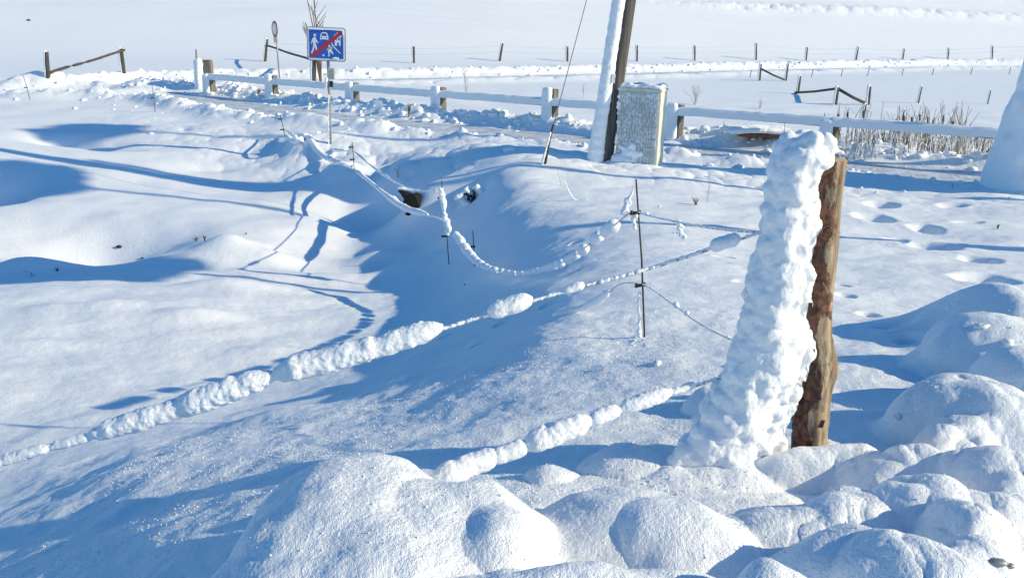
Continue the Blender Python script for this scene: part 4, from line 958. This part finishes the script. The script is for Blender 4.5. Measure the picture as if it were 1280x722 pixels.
# curved snowy twigs on the shoulder
def curved(name, label, px_, r, m, cat='twig', lift=.02):
    b = hit(*px_[0]); P_ = []
    for i, (u, v) in enumerate(px_):
        q = aty(u, v, b.y); P_.append(q)
    bm = bmesh.new(); tube(bm, along(P_, 20), [r*(1-.5*i/19) for i in range(20)], 6); tag(bm_obj(name, bm, M[m]), label, cat)
curved('bent_twig', 'curved snow-coated twig on the bank shoulder below the utility pole', [(735,249),(722,252),(714,246),(708,232),(705,226)], .016, 'snow_clump')
curved('bent_twig', 'short forked frosted twig just left of the curved twig below the utility pole', [(703,232),(699,222),(697,212)], .010, 'frosttwig')
curved('bent_twig', 'thin straw bent on the bright mound at the far left', [(43,345),(38,340),(28,338)], .004, 'twig')
# branch clump with snow right of the second stake
b = hit(590, 250); bc = thing('branch_clump', b, 'dark broken branch stubs capped with snow, right of the second stake', 'branches')
for (u0, v0, u1, v1) in [(586,250,583,240),(590,254,589,243),(593,249,591,237),(587,246,580,242)]:
    bm = bmesh.new(); tube(bm, [aty(u0,v0,b.y-.05), aty((u0+u1)/2+1,(v0+v1)/2,b.y-.08), aty(u1,v1,b.y-.05)], [.03,.028,.02], 7); bm_obj('stub', bm, M['dark'], bc)
sp = [(aty(u+rnd.uniform(-3,3), v+rnd.uniform(-2,2), b.y-.02+rnd.uniform(-.05,.08)), rnd.uniform(.03,.07)) for u, v in [(578,245),(580,251),(600,240),(603,246),(598,251),(583,254),(573,248),(595,236),(585,238)] for _ in range(4)]
snow_obj('snow_cap', sp, .02, bc, amps=((.06,.012),(.02,.004)))
# dark leaves and stones lying on the snow
def stone(u, v, r, name, label, cat, m='dark', sc=(1,.8,.6)):
    b = hit(u, v); bm = bmesh.new(); bmesh.ops.create_icosphere(bm, subdivisions=2, radius=1)
    for vv in bm.verts: vv.co = Vector((vv.co.x*sc[0], vv.co.y*sc[1], vv.co.z*sc[2]))*r*(1+.25*float(noise(np.array([vv.co.x*2+u]), np.array([vv.co.y*2+vv.co.z]), 5)[0]))
    bmesh.ops.translate(bm, vec=b+Vector((0,0,r*.25)), verts=bm.verts); tag(bm_obj(name, bm, M[m]), label, cat)
stone(149,309,.055,'dark_leaf','dark leaf lying in the shaded hollow at the left','leaf'); stone(178,323,.03,'dark_leaf','tiny dark leaf at the lower rim of the shaded hollow','leaf')
stone(36,26,.13,'dark_stone','lone dark clod high on the field at the top left','stone'); stone(1247,704,.022,'dark_stone','dark wet stone peeking out at the bottom right corner','stone','metal',(1.3,.8,.5)); stone(1262,708,.014,'dark_stone','smaller dark stone at the very bottom right corner','stone','metal')
stone(581,356,.016,'dark_leaf','dark speck beside the short black stake on the slope','leaf')

# ------------------------------------------------------------ clods thrown up by the plough
_ico = {}
for k_ in (1, 2):
    bm = bmesh.new(); bmesh.ops.create_icosphere(bm, subdivisions=k_, radius=1); _ico[k_] = (np.array([v.co[:] for v in bm.verts]), np.array([[v.index for v in f.verts] for f in bm.faces])); bm.free()
def clods(name, label, spots, m='snow_clump'):
    V, Fc, o_ = [], [], 0
    for p, r in spots:
        v, f = _ico[2 if r > .05 else 1]; ph = rnd.uniform(0, 9)
        k = 1+.2*np.sin(v[:,0]*4+ph)+.17*np.sin(v[:,1]*5+ph*2+v[:,2]*3)+.1*np.sin(v[:,0]*9+v[:,2]*8+ph)
        V.append(v*np.array([rnd.uniform(.8,1.4), rnd.uniform(.8,1.3), rnd.uniform(.5,.85)])*r*k[:,None]+np.array(p)); Fc.append(f+o_); o_ += len(v)
    me = bpy.data.meshes.new(name); me.from_pydata(np.vstack(V).tolist(), [], np.vstack(Fc).tolist())
    tag(link_mesh(name, me, M[m]), label, 'snow clods', kind='stuff')
def scatter(Lp, off, spread, n_, rmin, rmax, t0, t1, rise=.0):
    seg = np.concatenate([[0], np.cumsum(np.linalg.norm(np.diff(Lp, axis=0), axis=1))]); X, Y, RR = [], [], []
    for _ in range(n_):
        t_ = rnd.uniform(t0, t1); i = int(np.clip(np.searchsorted(seg, t_)-1, 0, len(Lp)-2)); e = (Lp[i+1]-Lp[i])/np.linalg.norm(Lp[i+1]-Lp[i]); k = (t_-seg[i]); q = Lp[i]+e*k
        o_ = off+rnd.gauss(0, spread); X.append(q[0]-e[1]*o_); Y.append(q[1]+e[0]*o_); RR.append(rmin+(rmax-rmin)*rnd.random()**2.5)
    Z = height(np.array(X), np.array(Y)); return [(Vector((x, y, z+r*.1)), r) for x, y, z, r in zip(X, Y, Z, RR)]
clods('snow_clods', 'rough shaded snow clods heaped along the guardrail side of the road', scatter(ROAD, 1.8, .45, 1900, .025, .13, 12, 62))
nearc = [c_ for c_ in scatter(ROAD, -1.5, .3, 420, .02, .10, 8, 56)+scatter(ROAD, 0, .6, 260, .012, .05, 30, 60)+scatter(ROAD, -3.2, .8, 50, .03, .10, 8, 44) if c_[0].x < 12]
clods('snow_clods', 'scattered sunlit snow clods along the near verge of the road', nearc)
clods('snow_clods', 'bright snow clods on the bank of the far track', scatter(FARR, 1.5, .45, 260, .04, .13, 2, 80))
# loose lumps by the post and rods
lumps = []
for u, v, r in [(820,455,.022),(770,430,.010),(795,424,.014),(790,430,.010),(920,460,.035),(905,470,.018),(912,484,.016),(925,478,.016),(896,475,.012),(884,478,.010),(900,490,.014),(915,495,.016),(1122,522,.02),(808,432,.012),(935,470,.02),(1258,430,.03),(1228,410,.03),(845,292,.02),(822,258,.02)]:
    for _ in range(4):
        p = hit(u+rnd.uniform(-3,3), v+rnd.uniform(-2,2)); lumps.append((p+Vector((0,0,r*.3)), r*rnd.uniform(.6,1)))
clods('snow_clods', 'small loose snow lumps scattered around the foot of the big post and nearest stake', lumps)

# hoar crystals standing on the crust near the camera, patchy and uncountable
def crystals(n_, x0, x1, y0, y1, label, r0=.0016, r1=.0046, seed=5):
    q = np.random.default_rng(seed); X = q.uniform(x0, x1, n_); Y = q.uniform(y0, y1, n_)
    keep = ((noise(X*1.6, Y*1.6, 101)+.6*noise(X*5, Y*5, 102)) > q.uniform(-.9, .9, n_)) & ((Y > 3.0-.2*X) | (q.random(n_) < .25)); X, Y = X[keep], Y[keep]; Z = height(X, Y); n_ = len(X)
    v = np.array([(1,0,0),(-1,0,0),(0,1,0),(0,-1,0),(0,0,1.5),(0,0,-1)], float); f = np.array([(0,2,4),(2,1,4),(1,3,4),(3,0,4),(2,0,5),(1,2,5),(3,1,5),(0,3,5)])
    R_ = r0+(r1-r0)*q.random(n_)**3; A_ = q.uniform(0, 6.28, n_); ca, sa = np.cos(A_)[:,None], np.sin(A_)[:,None]; J = q.uniform(.6, 1.4, (n_, 6, 3))
    vv = v[None]*J; x = vv[...,0]*ca-vv[...,1]*sa; y = vv[...,0]*sa+vv[...,1]*ca
    W_ = np.stack([x*R_[:,None]+X[:,None], y*R_[:,None]+Y[:,None], vv[...,2]*R_[:,None]+(Z+R_*.4)[:,None]], -1).reshape(-1, 3)
    Fc = (f[None]+np.arange(n_)[:,None,None]*6).reshape(-1)
    me = bpy.data.meshes.new('hoar_crystals'); me.vertices.add(len(W_)); me.vertices.foreach_set('co', W_.ravel()); me.loops.add(len(Fc)); me.loops.foreach_set('vertex_index', Fc.astype(np.int32))
    me.polygons.add(len(Fc)//3); me.polygons.foreach_set('loop_start', (np.arange(len(Fc)//3)*3).astype(np.int32)); me.update(calc_edges=True)
    tag(link_mesh('hoar_crystals', me, M['snow_clump']), label, 'snow crystals', kind='stuff')
crystals(34000, -2.6, 1.3, 2.2, 6.2, 'sparkling hoar crystals on the shaded slope in the left foreground')
crystals(7000, .6, 4.2, 2.0, 6.5, 'sparkling hoar crystals on the snow around the big post', seed=6)
